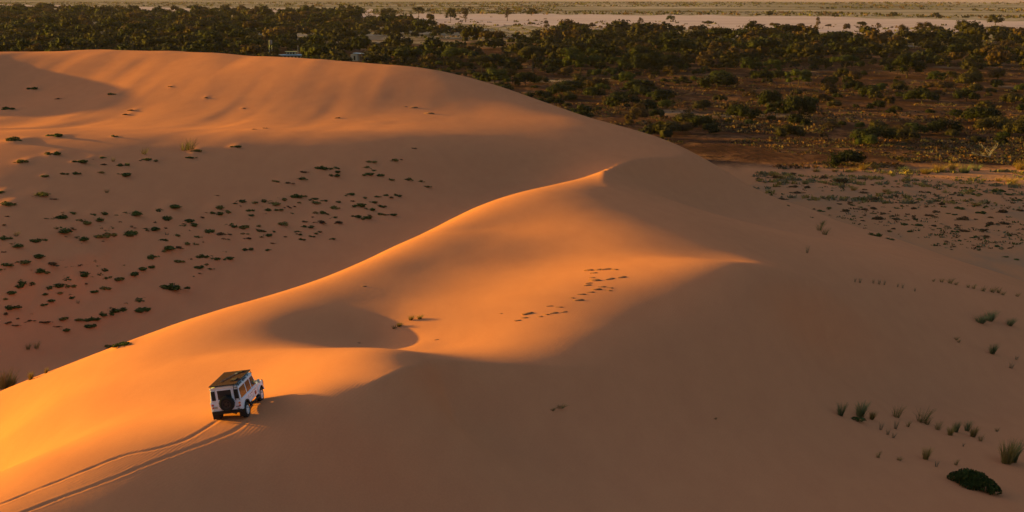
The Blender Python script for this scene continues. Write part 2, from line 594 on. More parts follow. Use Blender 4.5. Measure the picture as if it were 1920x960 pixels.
# ------------------------------------------------------------------ tyre tracks: two grooves pressed into the slope
TRACKS = []
for pts in ([(408, 789), (390, 800), (345, 825), (285, 843), (220, 858), (100, 906), (0, 946), (-70, 974)],
            [(466, 787), (455, 797), (436, 809), (400, 824), (330, 850), (250, 881), (120, 931), (45, 960), (-60, 1000)]):
    raw = np.array([on_ground(*p)[:2] for p in pts])
    dense = resample(np.hstack([raw, np.zeros((len(raw), 1))]), 0.15)[:, :2]
    TRACKS.append(dense)
TRACKPTS = np.vstack(TRACKS)

# ------------------------------------------------------------------ the dune and the plain
TH = np.concatenate([np.arange(TH0, -0.42, 0.012), np.arange(-0.42, -0.365, 0.0026), np.arange(-0.365, -0.165, 0.0011), np.arange(-0.165, 0.42, 0.0026), np.arange(0.42, TH1, 0.012)])
RHO = np.concatenate([np.arange(math.log(R0), math.log(58), 0.012), np.arange(math.log(58), math.log(79), 0.0016), np.arange(math.log(79), math.log(R1), 0.0044)])
TA, RB = np.meshgrid(TH, RHO, indexing='ij')
XG, YG = np.exp(RB) * np.sin(TA), np.exp(RB) * np.cos(TA)
ZG = dune_height(XG, YG)
near = np.argwhere((np.exp(RB) < 80) & (np.exp(RB) > 57) & (TA < -0.15) & (TA > -0.4))
for k0 in range(0, len(near), 4000):
    q = near[k0:k0 + 4000]
    gx_, gy_ = XG[q[:, 0], q[:, 1]], YG[q[:, 0], q[:, 1]]
    dd = np.hypot(gx_[:, None] - TRACKPTS[None, :, 0], gy_[:, None] - TRACKPTS[None, :, 1]).min(1)
    dd = dd + noise2(gx_ * 2.3, gy_ * 2.3, 21) * 0.03
    rut = -0.032 * (1 - smooth(0.08, 0.16, dd)) + 0.010 * np.exp(-((dd - 0.25) / 0.07) ** 2)
    ZG[q[:, 0], q[:, 1]] += rut * (0.85 + 0.3 * noise2(gx_ * 1.2, gy_ * 1.2, 22))
dune = grid_mesh('dune', XG, YG, ZG, MAT_SAND)
dune['kind'] = 'structure'

gx = np.concatenate([-np.geomspace(40000, 700, 14), np.linspace(-600, 700, 66), np.geomspace(800, 40000, 14)])
gy = np.concatenate([[-4000, -800], np.linspace(-100, 1000, 56), np.geomspace(1050, 60000, 24)])
GX, GY = np.meshgrid(gx, gy, indexing='ij')
GZ = np.where((GY > 330) & (GY < 1000) & (np.abs(GX) < 620), noise2(GX / 45, GY / 60, 31) * 0.8 - 0.4, 0.0)
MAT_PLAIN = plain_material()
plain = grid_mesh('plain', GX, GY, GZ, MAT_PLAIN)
plain['kind'] = 'structure'


def river_material():
    m = Nodes('river_sand', 1.0, 0.0)
    a = m.noise(0.01, 4, 0.6, stretch=(0.3, 1, 1))
    b = m.noise(0.08, 4, 0.7, stretch=(0.4, 1, 1))
    c = m.ramp(a, [(0.3, (0.44, 0.28, 0.27)), (0.55, (0.56, 0.37, 0.36)), (0.7, (0.62, 0.42, 0.41))])
    c = m.mix(0.25, c, m.ramp(b, [(0.35, (0.30, 0.19, 0.17)), (0.7, (0.64, 0.44, 0.42))]))
    return m.color(c)


MAT_RIVER = river_material()


def river(top, bottom, seed):
    """Dry river bed between two banks given as photograph points."""
    xs = np.linspace(max(top[0][0], bottom[0][0]), min(top[-1][0], bottom[-1][0]), 160)
    yt = np.interp(xs, [p[0] for p in top], [p[1] for p in top])
    yb = np.interp(xs, [p[0] for p in bottom], [p[1] for p in bottom])
    yt = yt + noise2(xs / 38, xs * 0 + seed, 41) * 1.6
    yb = yb + noise2(xs / 30, xs * 0 + seed, 42) * 2.4
    X, Y = [], []
    for k in np.linspace(0, 1, 9):
        P = [plain_point(a, b) for a, b in zip(xs, yt * (1 - k) + yb * k)]
        X.append([p[0] for p in P]); Y.append([p[1] for p in P])
    X, Y = np.array(X), np.array(Y)
    o = grid_mesh('riverbed', X, Y, X * 0 + 0.35, MAT_RIVER)
    o['kind'] = 'structure'


river([(660, 27), (760, 27), (900, 27), (1100, 28), (1300, 29), (1500, 31), (1700, 36), (1960, 41)],
      [(660, 33), (760, 42), (900, 48), (1050, 52), (1200, 55), (1300, 58), (1450, 62), (1600, 64), (1800, 63), (1960, 62)], 1)
river([(-40, 9), (150, 11), (300, 14), (560, 17), (700, 18)], [(-40, 14), (150, 17), (300, 20), (560, 25), (700, 26)], 2)
# ------------------------------------------------------------------ object helpers
def link_mesh(name, bm, mat, parent=None, smooth=False, bevel=0.0, loc=None):
    me = bpy.data.meshes.new(name)
    bmesh.ops.recalc_face_normals(bm, faces=bm.faces)
    bm.to_mesh(me)
    bm.free()
    for k in (mat if isinstance(mat, (list, tuple)) else [mat]):
        me.materials.append(k)
    if smooth:
        me.polygons.foreach_set('use_smooth', np.ones(len(me.polygons), bool))
    o = bpy.data.objects.new(name, me)
    COL.objects.link(o)
    if parent is not None:
        o.parent = parent
    if loc is not None:
        o.location = loc
    if bevel:
        b = o.modifiers.new('bevel', 'BEVEL')
        b.width, b.segments, b.limit_method, b.angle_limit = bevel, 2, 'ANGLE', math.radians(40)
    return o


def thing(name, label, cat, loc=(0, 0, 0), rotz=0.0, group=None):
    o = bpy.data.objects.new(name, None)
    COL.objects.link(o)
    o.empty_display_size = 0.3
    o.location = loc
    o.rotation_euler = (0, 0, rotz)
    return tag(o, label, cat, group)


def tag(o, label, cat, group=None):
    o['label'], o['category'] = label, cat
    if group:
        o['group'] = group
    return o


def add_box(bm, c, s, rot=None):
    vs = []
    for x in (-.5, .5):
        for y in (-.5, .5):
            for z in (-.5, .5):
                v = Vector((x * s[0], y * s[1], z * s[2]))
                if rot is not None:
                    v = rot @ v
                vs.append(bm.verts.new(v + Vector(c)))
    for f in ((0, 1, 3, 2), (4, 6, 7, 5), (0, 4, 5, 1), (2, 3, 7, 6), (0, 2, 6, 4), (1, 5, 7, 3)):
        bm.faces.new([vs[i] for i in f])
    return bm


def add_tube(bm, pts, r, n=8, r2=None):
    """Round bar along points, radius r tapering to r2."""
    pts = [Vector(p) for p in pts]
    rings = []
    for i, p in enumerate(pts):
        d = (pts[min(i + 1, len(pts) - 1)] - pts[max(i - 1, 0)]).normalized()
        a = d.orthogonal().normalized()
        b = d.cross(a)
        rr = r if r2 is None else r + (r2 - r) * i / (len(pts) - 1)
        rings.append([bm.verts.new(p + (a * math.cos(t) + b * math.sin(t)) * rr) for t in [2 * math.pi * k / n for k in range(n)]])
    for u, v in zip(rings[:-1], rings[1:]):
        for k in range(n):
            bm.faces.new((u[k], u[(k + 1) % n], v[(k + 1) % n], v[k]))
    bm.faces.new(rings[0][::-1])
    bm.faces.new(rings[-1])
    return bm


def add_lathe(bm, prof, axis='X', n=28, closed=True):
    """prof: (along axis, radius) rows."""
    rings = []
    for a, r in prof:
        ring = []
        for k in range(n):
            t = 2 * math.pi * k / n
            p = (a, r * math.cos(t), r * math.sin(t)) if axis == 'X' else ((r * math.cos(t), a, r * math.sin(t)) if axis == 'Y' else (r * math.cos(t), r * math.sin(t), a))
            ring.append(bm.verts.new(p))
        rings.append(ring)
    for u, v in zip(rings[:-1], rings[1:]):
        for k in range(n):
            bm.faces.new((u[k], u[(k + 1) % n], v[(k + 1) % n], v[k]))
    if closed:
        bm.faces.new(rings[0][::-1])
        bm.faces.new(rings[-1])
    return bm


def add_quadprism(bm, quad, nrm, depth):
    """Thin plate on four points, raised by depth along nrm."""
    nrm = Vector(nrm).normalized()
    a = [bm.verts.new(Vector(p) - nrm * 0.01) for p in quad]
    b = [bm.verts.new(Vector(p) + nrm * depth) for p in quad]
    k = len(quad)
    bm.faces.new(b)
    bm.faces.new(a[::-1])
    for i in range(k):
        bm.faces.new((a[i], a[(i + 1) % k], b[(i + 1) % k], b[i]))
    return bm


# ------------------------------------------------------------------ the white off-road car climbing the near dune
def paint(name, c, rough, dust=0.25):
    m = Nodes(name, rough, 0.5)
    n = m.noise(5.0, 4, 0.7)
    sp = m.new('ShaderNodeSeparateXYZ')
    m.link(m.new('ShaderNodeTexCoord').outputs['Object'], sp.inputs[0])
    low = m.rng(sp.outputs[2], 1.1, 0.55)
    f = m.math('MULTIPLY', m.math('ADD', m.math('MULTIPLY', low, 0.7), 0.25), m.rng(n, 0.4, 0.7))
    return m.color(m.mix(m.math('MULTIPLY', f, dust * 2), c, (0.45, 0.22, 0.11)))


M_WHITE = paint('white_paint', (0.74, 0.79, 0.90), 0.32)
M_ROOF = paint('roof_white', (0.74, 0.74, 0.76), 0.4)
M_NAVY = paint('dark_blue_paint', (0.02, 0.03, 0.07), 0.35, 0.15)
M_BLACK = flat('black_plastic', (0.012, 0.012, 0.013), 0.6)
M_ARCH = flat('wheel_arch_black', (0.01, 0.01, 0.01), 0.9)
M_RUBBER = flat('tyre_rubber', (0.018, 0.016, 0.016), 0.85)
M_RIM = flat('silver_rim', (0.72, 0.74, 0.80), 0.4, 0.5, 0.15)
M_GLASS = flat('car_glass', (0.02, 0.022, 0.025), 0.06, 0.6)
M_GLASS_WARM = flat('side_glass_painted_glow', (0.075, 0.045, 0.02), 0.1, 0.6)  # brown base colour stands in for the lit dune showing in the glass
M_RED = flat('red_lens', (0.45, 0.03, 0.02), 0.25, 0.5)
M_AMBER = flat('amber_lens', (0.75, 0.22, 0.03), 0.25, 0.5)
M_CLEAR = flat('clear_lens', (0.75, 0.75, 0.75), 0.2, 0.5)
M_WOOD = flat('rack_boards', (0.075, 0.030, 0.02), 0.9, 0.05)
M_REDSTICK = flat('red_sticker', (0.32, 0.05, 0.045), 0.5)
M_INK = flat('dark_sticker', (0.035, 0.04, 0.07), 0.5)
M_PLATE = flat('number_plate_white', (0.62, 0.62, 0.55), 0.4)


def build_car():
    t = thing('off_road_car', 'white boxy off-road car with roof rack driving up the sunlit near dune', 'car')
    HW = 0.895
    # lower body with cut wheel arches
    def arch(yc, a0, a1):
        return [(yc + 0.50 * math.cos(a), 0.43 + 0.50 * math.sin(a)) for a in np.linspace(a0, a1, 13)]
    s = math.asin((0.62 - 0.43) / 0.50)
    poly = [(-2.13, 0.66)] + arch(-1.40, math.pi - s, s) + arch(1.39, math.pi - s, s) + [(1.88, 0.66), (1.90, 1.06), (1.82, 1.12), (0.90, 1.20), (-2.13, 1.20)]
    bm = bmesh.new()
    for x in (-HW, HW):
        pass
    L = [bm.verts.new((-HW, y, z)) for y, z in poly]
    R = [bm.verts.new((HW, y, z)) for y, z in poly]
    bm.faces.new(L)
    bm.faces.new(R[::-1])
    n = len(poly)
    for i in range(n):
        f = bm.faces.new((L[i], L[(i + 1) % n], R[(i + 1) % n], R[i]))
        if 1 <= i <= 12 or 14 <= i <= 25 or i in (0, 13, 26):
            f.material_index = 1
    body = link_mesh('body', bm, [M_WHITE, M_ARCH], t, bevel=0.022)
    # belt line strip and door gaps
    bm = bmesh.new()
    for sx in (-1, 1):
        add_box(bm, (sx * (HW + 0.004), -0.62, 1.135), (0.016, 3.0, 0.03))
    link_mesh('belt_moulding', bm, M_WHITE, t)
    for sx in (-1, 1):
        for y in (0.78, -0.08, -0.90):
            bm = bmesh.new()
            add_box(bm, (sx * (HW + 0.001), y, 0.90), (0.008, 0.014, 0.44))
            link_mesh('door_gap', bm, M_BLACK, t)
    # cabin
    W0, W1, Z0, Z1 = 0.872, 0.785, 1.20, 1.90
    YB0, YB1, YF0, YF1 = -2.13, -2.09, 0.90, 0.52
    bm = bmesh.new()
    lo = [bm.verts.new(p) for p in ((-W0, YB0, Z0), (W0, YB0, Z0), (W0, YF0, Z0), (-W0, YF0, Z0))]
    hi = [bm.verts.new(p) for p in ((-W1, YB1, Z1), (W1, YB1, Z1), (W1, YF1, Z1), (-W1, YF1, Z1))]
    bm.faces.new(lo[::-1]); bm.faces.new(hi)
    for i in range(4):
        bm.faces.new((lo[i], lo[(i + 1) % 4], hi[(i + 1) % 4], hi[i]))
    link_mesh('cabin', bm, M_WHITE, t, bevel=0.04)
    # roof
    bm = bmesh.new()
    prof = [(-0.82, 1.895), (-0.815, 1.925), (-0.70, 2.0), (-0.35, 2.035), (0.35, 2.035), (0.70, 2.0), (0.815, 1.925), (0.82, 1.895)]
    A = [bm.verts.new((x, -2.13, z)) for x, z in prof]
    B = [bm.verts.new((x, 0.56, z - (0.02 if z > 1.95 else 0))) for x, z in prof]
    bm.faces.new(A); bm.faces.new(B[::-1])
    for i in range(len(prof)):
        j = (i + 1) % len(prof)
        bm.faces.new((A[i], A[j], B[j], B[i]))
    roof = link_mesh('roof', bm, M_ROOF, t, bevel=0.02)
    for sx in (-1, 1):
        for y0, y1 in ((-1.95, -1.25), (-1.05, -0.35)):
            bm = bmesh.new()
            q = [(sx * 0.80, y0, 1.938), (sx * 0.80, y1, 1.938), (sx * 0.715, y1, 1.992), (sx * 0.715, y0, 1.992)]
            add_quadprism(bm, q, (sx * 0.55, 0, 0.84), 0.008)
            link_mesh('roof_window', bm, M_GLASS, roof)

    def sidex(z):
        return W0 + (W1 - W0) * (z - Z0) / (Z1 - Z0)

    nz = Vector((1, 0, (W0 - W1) / (Z1 - Z0))).normalized()
    for sx in (-1, 1):
        for y0, y1, tilt in ((-2.0, -1.02, 0), (-0.90, -0.16, 0), (-0.04, 0.62, 1)):
            za, zb = 1.25, 1.80
            q = [(sx * sidex(za), y0, za), (sx * sidex(za), y1 + 0.12 * tilt, za), (sx * sidex(zb), y1 - 0.14 * tilt, zb), (sx * sidex(zb), y0, zb)]
            bm = bmesh.new()
            add_quadprism(bm, q, (sx * nz.x, 0, nz.z), 0.006)
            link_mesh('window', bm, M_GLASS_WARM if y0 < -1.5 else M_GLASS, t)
    bm = bmesh.new()
    add_quadprism(bm, [(-0.76, 0.87, 1.26), (0.76, 0.87, 1.26), (0.70, 0.57, 1.82), (-0.70, 0.57, 1.82)], (0, 0.88, 0.47), 0.006)
    link_mesh('windscreen', bm, M_GLASS, t)
    # bonnet, front
    bm = bmesh.new()
    add_quadprism(bm, [(-0.66, 1.84, 1.115), (0.66, 1.84, 1.115), (0.70, 0.92, 1.205), (-0.70, 0.92, 1.205)], (0, 0.09, 1), 0.035)
    link_mesh('bonnet', bm, M_NAVY, t, bevel=0.02)
    bm = bmesh.new()
    add_box(bm, (0, 1.915, 0.86), (1.0, 0.03, 0.34))
    link_mesh('grille', bm, M_BLACK, t)
    for sx in (-1, 1):
        bm = bmesh.new()
        add_lathe(bm, [(1.88, 0.11), (1.935, 0.105), (1.95, 0.07)], 'Y', 18)
        for v in bm.verts:
            v.co.x += sx * 0.68; v.co.z += 0.92
        link_mesh('headlight', bm, M_CLEAR, t)
    bm = bmesh.new()
    add_box(bm, (0, 2.0, 0.62), (1.72, 0.14, 0.15))
    fb = link_mesh('front_bumper', bm, M_BLACK, t, bevel=0.015)
    bm = bmesh.new()
    for sx in (-1, 1):
        add_tube(bm, [(sx * 0.82, 2.05, 0.64), (sx * 0.84, 2.08, 0.95), (sx * 0.84, 1.98, 1.12)], 0.028)
    add_tube(bm, [(-0.84, 2.05, 1.0), (0.84, 2.05, 1.0)], 0.025)
    link_mesh('bull_bar', bm, flat('dark_red_bar', (0.10, 0.025, 0.02), 0.5), fb)
    # mirrors
    for sx in (-1, 1):
        bm = bmesh.new()
        add_box(bm, (sx * 1.03, 0.80, 1.36), (0.15, 0.05, 0.22))
        add_tube(bm, [(sx * 0.87, 0.84, 1.28), (sx * 1.0, 0.80, 1.34)], 0.014)
        link_mesh('wing_mirror', bm, M_PLATE, t, bevel=0.01)
    # chassis, axles, bumper, steps
    bm = bmesh.new()
    for sx in (-1, 1):
        add_box(bm, (sx * 0.40, -0.1, 0.58), (0.12, 3.8, 0.14))
    add_box(bm, (0, -0.3, 0.62), (1.5, 2.2, 0.08))
    for y in (-1.40, 1.39):
        add_tube(bm, [(-0.70, y, 0.42), (0.70, y, 0.42)], 0.06)
        bmesh.ops.create_icosphere(bm, subdivisions=2, radius=0.17, matrix=Matrix.Translation((0.12, y, 0.42)))
    add_tube(bm, [(0.42, -1.2, 0.50), (0.45, -1.9, 0.47), (0.46, -2.2, 0.45)], 0.035)
    link_mesh('chassis', bm, M_BLACK, t)
    bm = bmesh.new()
    add_box(bm, (0, -2.17, 0.60), (1.66, 0.10, 0.17))
    link_mesh('rear_bumper', bm, M_BLACK, t, bevel=0.01)
    for sx in (-1, 1):
        bm = bmesh.new()
        add_box(bm, (sx * 0.93, -0.02, 0.50), (0.14, 1.75, 0.05))
        for y in (-0.7, 0.65):
            add_box(bm, (sx * 0.82, y, 0.56), (0.10, 0.05, 0.10))
        link_mesh('side_step', bm, M_BLACK, t, bevel=0.01)
        bm = bmesh.new()
        add_box(bm, (sx * 0.76, -1.99, 0.42), (0.32, 0.02, 0.44), Matrix.Rotation(0.08, 3, 'X'))
        link_mesh('mud_flap', bm, M_BLACK, t)
        for y in (-1.40, 1.39):
            bm = bmesh.new()
            pr = [(y + r * math.cos(a), 0.43 + r * math.sin(a), r) for r in (0.50, 0.56) for a in np.linspace(0.25, math.pi - 0.25, 15)]
            k = 15
            vi = [[bm.verts.new((sx * xx, p[0], p[1])) for p in pr] for xx in (HW - 0.01, HW + 0.035)]
            for i in range(k - 1):
                bm.faces.new((vi[1][i], vi[1][i + 1], vi[1][k + i + 1], vi[1][k + i]))
                bm.faces.new((vi[0][i], vi[0][i + 1], vi[1][i + 1], vi[1][i]))
                bm.faces.new((vi[0][k + i], vi[0][k + i + 1], vi[1][k + i + 1], vi[1][k + i]))
            link_mesh('arch_flare', bm, M_BLACK if y < 0 else M_WHITE, t)

    # wheels
    def tyre_bm():
        bm = bmesh.new()
        add_lathe(bm, [(-0.105, 0.225), (-0.125, 0.26), (-0.13, 0.34), (-0.11, 0.395), (-0.05, 0.408), (0.05, 0.408), (0.11, 0.395), (0.13, 0.34), (0.125, 0.26), (0.105, 0.225)], 'X', 36)
        for k in range(30):
            a = 2 * math.pi * k / 30
            for sx in (-1, 1):
                add_box(bm, (sx * 0.07, 0.408 * math.cos(a), 0.408 * math.sin(a)), (0.075, 0.03, 0.045), Matrix.Rotation(a, 3, 'X'))
        return bm

    def rim_bm():
        bm = bmesh.new()
        add_lathe(bm, [(-0.09, 0.2), (0.115, 0.24), (0.132, 0.24), (0.128, 0.205), (0.105, 0.19), (0.098, 0.10), (0.125, 0.085), (0.13, 0.03)], 'X', 28)
        for k in range(5):
            a = 2 * math.pi * k / 5
            add_box(bm, (0.098, 0.135 * math.cos(a), 0.135 * math.sin(a)), (0.05, 0.11, 0.055), Matrix.Rotation(a, 3, 'X'))
        return bm

    tyre0 = rim0 = None
    for sx in (-1, 1):
        for y in (-1.40, 1.39):
            w = bpy.data.objects.new('wheel', None)
            COL.objects.link(w)
            w.parent = t
            w.location = (sx * 0.765, y, 0.405)
            if sx < 0:
                w.rotation_euler = (0, 0, math.pi)
            if tyre0 is None:
                tyre0 = link_mesh('tyre', tyre_bm(), M_RUBBER, w)
                rim0 = link_mesh('rim', rim_bm(), M_RIM, w)
            else:
                for src in (tyre0, rim0):
                    c = src.copy()
                    COL.objects.link(c)
                    c.parent = w
    # back of the car
    yb = -2.135
    bm = bmesh.new()
    add_box(bm, (0.0, yb - 0.008, 1.0), (0.94, 0.03, 0.62))
    add_box(bm, (-0.42, yb + 0.008, 1.58), (0.07, 0.03, 0.60))
    add_box(bm, (0.42, yb + 0.008, 1.58), (0.07, 0.03, 0.60))
    add_box(bm, (0, yb + 0.01, 1.855), (0.90, 0.03, 0.07))
    door = link_mesh('rear_door', bm, M_WHITE, t, bevel=0.008)
    bm = bmesh.new()
    add_box(bm, (0, yb + 0.002, 1.555), (0.78, 0.022, 0.54))
    link_mesh('rear_window', bm, M_GLASS, door)
    bm = bmesh.new()
    add_box(bm, (0.40, yb - 0.04, 1.16), (0.12, 0.035, 0.03))
    link_mesh('door_handle', bm, M_BLACK, door)
    for sx in (-1, 1):
        bm = bmesh.new()
        add_box(bm, (sx * 0.64, yb + 0.006, 1.55), (0.22, 0.03, 0.52))
        link_mesh('corner_window', bm, M_GLASS, t, bevel=0.01)
        for z, mat, r in ((1.04, M_AMBER if sx > 0 else M_RED, 0.058), (0.89, M_RED, 0.05), (0.76, M_CLEAR, 0.04)):
            bm = bmesh.new()
            add_lathe(bm, [(-2.12, r), (-2.175, r * 0.92), (-2.185, r * 0.5)], 'Y', 16)
            for v in bm.verts:
                v.co.x += sx * 0.76; v.co.z += z
            link_mesh('tail_light', bm, mat, t)
    bm = bmesh.new()
    add_box(bm, (-0.66, yb - 0.012, 0.89), (0.34, 0.012, 0.13))
    link_mesh('number_plate', bm, M_PLATE, t)
    bm = bmesh.new()
    for k, x in enumerate((-0.79, -0.73, -0.67, -0.61, -0.55)):
        add_box(bm, (x, yb - 0.021, 0.89), (0.03, 0.006, 0.075))
    link_mesh('plate_lettering', bm, M_INK, t)
    bm = bmesh.new()
    for z in (0.86, 0.82):
        add_box(bm, (0.63, yb - 0.004, z), (0.20, 0.012, 0.02))
    add_box(bm, (0.66, yb - 0.004, 0.73), (0.14, 0.012, 0.05))
    link_mesh('rear_sticker', bm, M_INK, t)
    # spare wheel on the door
    sw = bpy.data.objects.new('spare_wheel', None)
    COL.objects.link(sw)
    sw.parent = t
    sw.location = (0.10, -2.29, 1.10)
    sw.rotation_euler = (0, 0, -math.pi / 2)
    for src in (tyre0, rim0):
        c = src.copy()
        COL.objects.link(c)
        c.parent = sw
        if src is rim0:
            c.data = rim0.data.copy()
            c.data.materials[0] = flat('dark_steel_rim', (0.045, 0.03, 0.028), 0.5, 0.4, 0.3)
    # ladder
    bm = bmesh.new()
    for x in (0.60, 0.80):
        add_tube(bm, [(x, -2.2, 1.22), (x, -2.2, 2.0), (x, -2.12, 2.13)], 0.018)
    lad = link_mesh('ladder', bm, M_BLACK, t)
    for z in (1.32, 1.52, 1.72, 1.92):
        bm = bmesh.new()
        add_tube(bm, [(0.60, -2.2, z), (0.80, -2.2, z)], 0.015, 6)
        link_mesh('rung', bm, M_BLACK, lad)
    # side stickers
    for sx in (-1, 1):
        xs = sx * (HW + 0.003)
        bm = bmesh.new()
        add_box(bm, (xs, 0.36, 0.84), (0.006, 0.30, 0.19))
        link_mesh('door_sticker', bm, M_REDSTICK, t)
        for y, z, l in ((0.20, 1.05, 0.16), (0.42, 1.06, 0.14), (-0.30, 1.04, 0.2), (-0.55, 1.03, 0.13), (-0.35, 0.90, 0.10), (-0.34, 0.80, 0.08), (-0.66, 0.92, 0.12)):
            bm = bmesh.new()
            add_box(bm, (xs, y, z), (0.005, l, 0.035))
            link_mesh('lettering', bm, M_INK, t)
    # roof rack
    rk = bpy.data.objects.new('roof_rack', None)
    COL.objects.link(rk)
    rk.parent = t
    bm = bmesh.new()
    ZR = 2.11
    loop = [(-0.75, -2.22, ZR), (0.75, -2.22, ZR), (0.75, 0.56, ZR), (-0.75, 0.56, ZR)]
    for a, b in zip(loop, loop[1:] + loop[:1]):
        add_tube(bm, [a, b], 0.026, 8)
    for y in (-1.9, -1.0, -0.1, 0.5):
        for sx in (-1, 1):
            add_tube(bm, [(sx * 0.74, y, ZR), (sx * 0.81, y, 1.93)], 0.016, 6)
        add_tube(bm, [(-0.74, y, ZR - 0.02), (0.74, y, ZR - 0.02)], 0.016, 6)
    link_mesh('rack_frame', bm, M_BLACK, rk)
    for k in range(14):
        bm = bmesh.new()
        add_box(bm, (-0.68 + k * 1.36 / 13, -0.83, ZR + 0.012), (0.082, 2.72, 0.02))
        link_mesh('slat', bm, M_WOOD, rk)
    bm = bmesh.new()
    add_tube(bm, [(-0.3, -1.6, ZR + 0.05), (0.12, -0.2, ZR + 0.05)], 0.018, 6)
    add_box(bm, (0.15, -0.08, ZR + 0.045), (0.17, 0.26, 0.02), Matrix.Rotation(-0.29, 3, 'Z'))
    link_mesh('shovel', bm, flat('dull_steel', (0.13, 0.11, 0.10), 0.6, 0.3, 0.2), rk)
    for x, y, s in ((0.42, -1.35, 0.5), (0.3, 0.2, 0.35)):
        bm = bmesh.new()
        add_box(bm, (x, y, ZR + 0.05), (0.30, s, 0.06))
        link_mesh('sand_board', bm, flat('worn_board', (0.07, 0.045, 0.035), 0.9, 0.05), rk, bevel=0.01)
    return t


car = build_car()
CAR_YAW = math.radians(6.0)
cx_, cy_, _ = on_ground(438, 782)
fwd, rgt = Vector((math.sin(CAR_YAW), math.cos(CAR_YAW), 0)), Vector((math.cos(CAR_YAW), -math.sin(CAR_YAW), 0))
cc = Vector((cx_, cy_, 0)) + fwd * 1.40
wz = {}
for a in (-1.40, 1.39):
    for b in (-0.765, 0.765):
        p = cc + fwd * a + rgt * b
        wz[(a, b)] = float(dune_height(p.x, p.y))
pitch = math.atan2((wz[(1.39, -.765)] + wz[(1.39, .765)] - wz[(-1.40, -.765)] - wz[(-1.40, .765)]) / 2, 2.79)
roll = math.atan2((wz[(1.39, .765)] + wz[(-1.40, .765)] - wz[(1.39, -.765)] - wz[(-1.40, -.765)]) / 2, 1.53)
f3 = (fwd * math.cos(pitch) + Vector((0, 0, math.sin(pitch)))).normalized()
r3 = (rgt * math.cos(roll) + Vector((0, 0, math.sin(roll))))
r3 = (r3 - f3 * r3.dot(f3)).normalized()
u3 = r3.cross(f3)
mw = Matrix((r3, f3, u3)).transposed().to_4x4()
mw.translation = Vector((cc.x, cc.y, sum(wz.values()) / 4 - 0.05))
car.matrix_world = mw

# ------------------------------------------------------------------ plant materials
def leaf_material(name, dark, light, trans=0.15):
    m = Nodes(name, 0.8, 0.08)
    oi = m.new('ShaderNodeObjectInfo')
    at = m.new('ShaderNodeAttribute', attribute_name='tone')
    f = m.math('ADD', m.math('MULTIPLY', oi.outputs['Random'], 0.45), m.math('MULTIPLY', at.outputs['Fac'], 0.55))
    c = m.mix(f, dark, light)
    m.color(c)
    tr = m.new('ShaderNodeBsdfTranslucent')
    m.link(c, tr.inputs['Color'])
    mx = m.new('ShaderNodeMixShader')
    mx.inputs[0].default_value = trans
    m.link(m.b.outputs[0], mx.inputs[1])
    m.link(tr.outputs[0], mx.inputs[2])
    m.link(mx.outputs[0], m.t.nodes['Material Output'].inputs['Surface'])
    return m.mat


L_DARK = leaf_material('dark_green_leaves', (0.034, 0.044, 0.010), (0.105, 0.11, 0.026))
L_OLIVE = leaf_material('olive_leaves', (0.085, 0.072, 0.018), (0.22, 0.155, 0.04))
L_BROWN = leaf_material('brown_twigs', (0.075, 0.038, 0.016), (0.18, 0.085, 0.034))
L_YELLOW = leaf_material('yellow_grass', (0.17, 0.11, 0.03), (0.34, 0.22, 0.06))
L_GREENGRASS = leaf_material('green_grass_blades', (0.10, 0.105, 0.035), (0.23, 0.21, 0.085))
L_PALE = leaf_material('pale_dry_grass', (0.16, 0.12, 0.06), (0.26, 0.19, 0.10))
BARK = flat('bark', (0.085, 0.055, 0.036), 0.95, 0.05)
DEADWOOD = flat('bleached_wood', (0.30, 0.22, 0.16), 0.9, 0.05)
KIND_MAT = {'dark': L_DARK, 'olive': L_OLIVE, 'brown': L_BROWN}


def mesh_arrays(name, V, F, tone, mat):
    """V (n,3), F (m,4 or 3) and one tone per face."""
    me = bpy.data.meshes.new(name)
    k = F.shape[1]
    me.vertices.add(len(V))
    me.vertices.foreach_set('co', V.astype(np.float32).ravel())
    me.loops.add(F.size)
    me.loops.foreach_set('vertex_index', F.astype(np.int32).ravel())
    me.polygons.add(len(F))
    me.polygons.foreach_set('loop_start', np.arange(0, F.size, k, dtype=np.int32))
    a = me.attributes.new('tone', 'FLOAT', 'FACE')
    a.data.foreach_set('value', tone.astype(np.float32))
    me.update()
    me.materials.append(mat)
    return me


def leaves_at(P, N, size, rng, aspect=1.5):
    """Quads of about the given size at points P, roughly facing N."""
    n = len(P)
    D = N + rng.normal(0, 0.7, (n, 3))
    D /= np.linalg.norm(D, axis=1)[:, None] + 1e-9
    A = np.cross(D, rng.normal(0, 1, (n, 3)))
    A /= np.linalg.norm(A, axis=1)[:, None] + 1e-9
    B = np.cross(D, A)
    s = size * rng.uniform(0.6, 1.4, (n, 1))
    a, b = A * s * aspect / 2, B * s / 2
    V = np.stack([P - a - b * 0.3, P + b, P + a - b * 0.2, P - b], 1).reshape(-1, 3)
    return V, np.arange(4 * n).reshape(n, 4)


def crown_points(lobes, n, rng, low=-0.5):
    """Points spread over a set of lobes (centre, radii), more on their outsides and tops."""
    w = np.array([l[3] * l[4] for l in lobes])
    pick = rng.choice(len(lobes), n, p=w / w.sum())
    L = np.array(lobes)[pick]
    u = rng.normal(0, 1, (n, 3))
    u /= np.linalg.norm(u, axis=1)[:, None]
    u[:, 2] = np.where(u[:, 2] < low, -u[:, 2], u[:, 2])
    r = rng.uniform(0.55, 1.06, (n, 1)) ** 0.6
    return L[:, :3] + u * r * L[:, 3:6], u


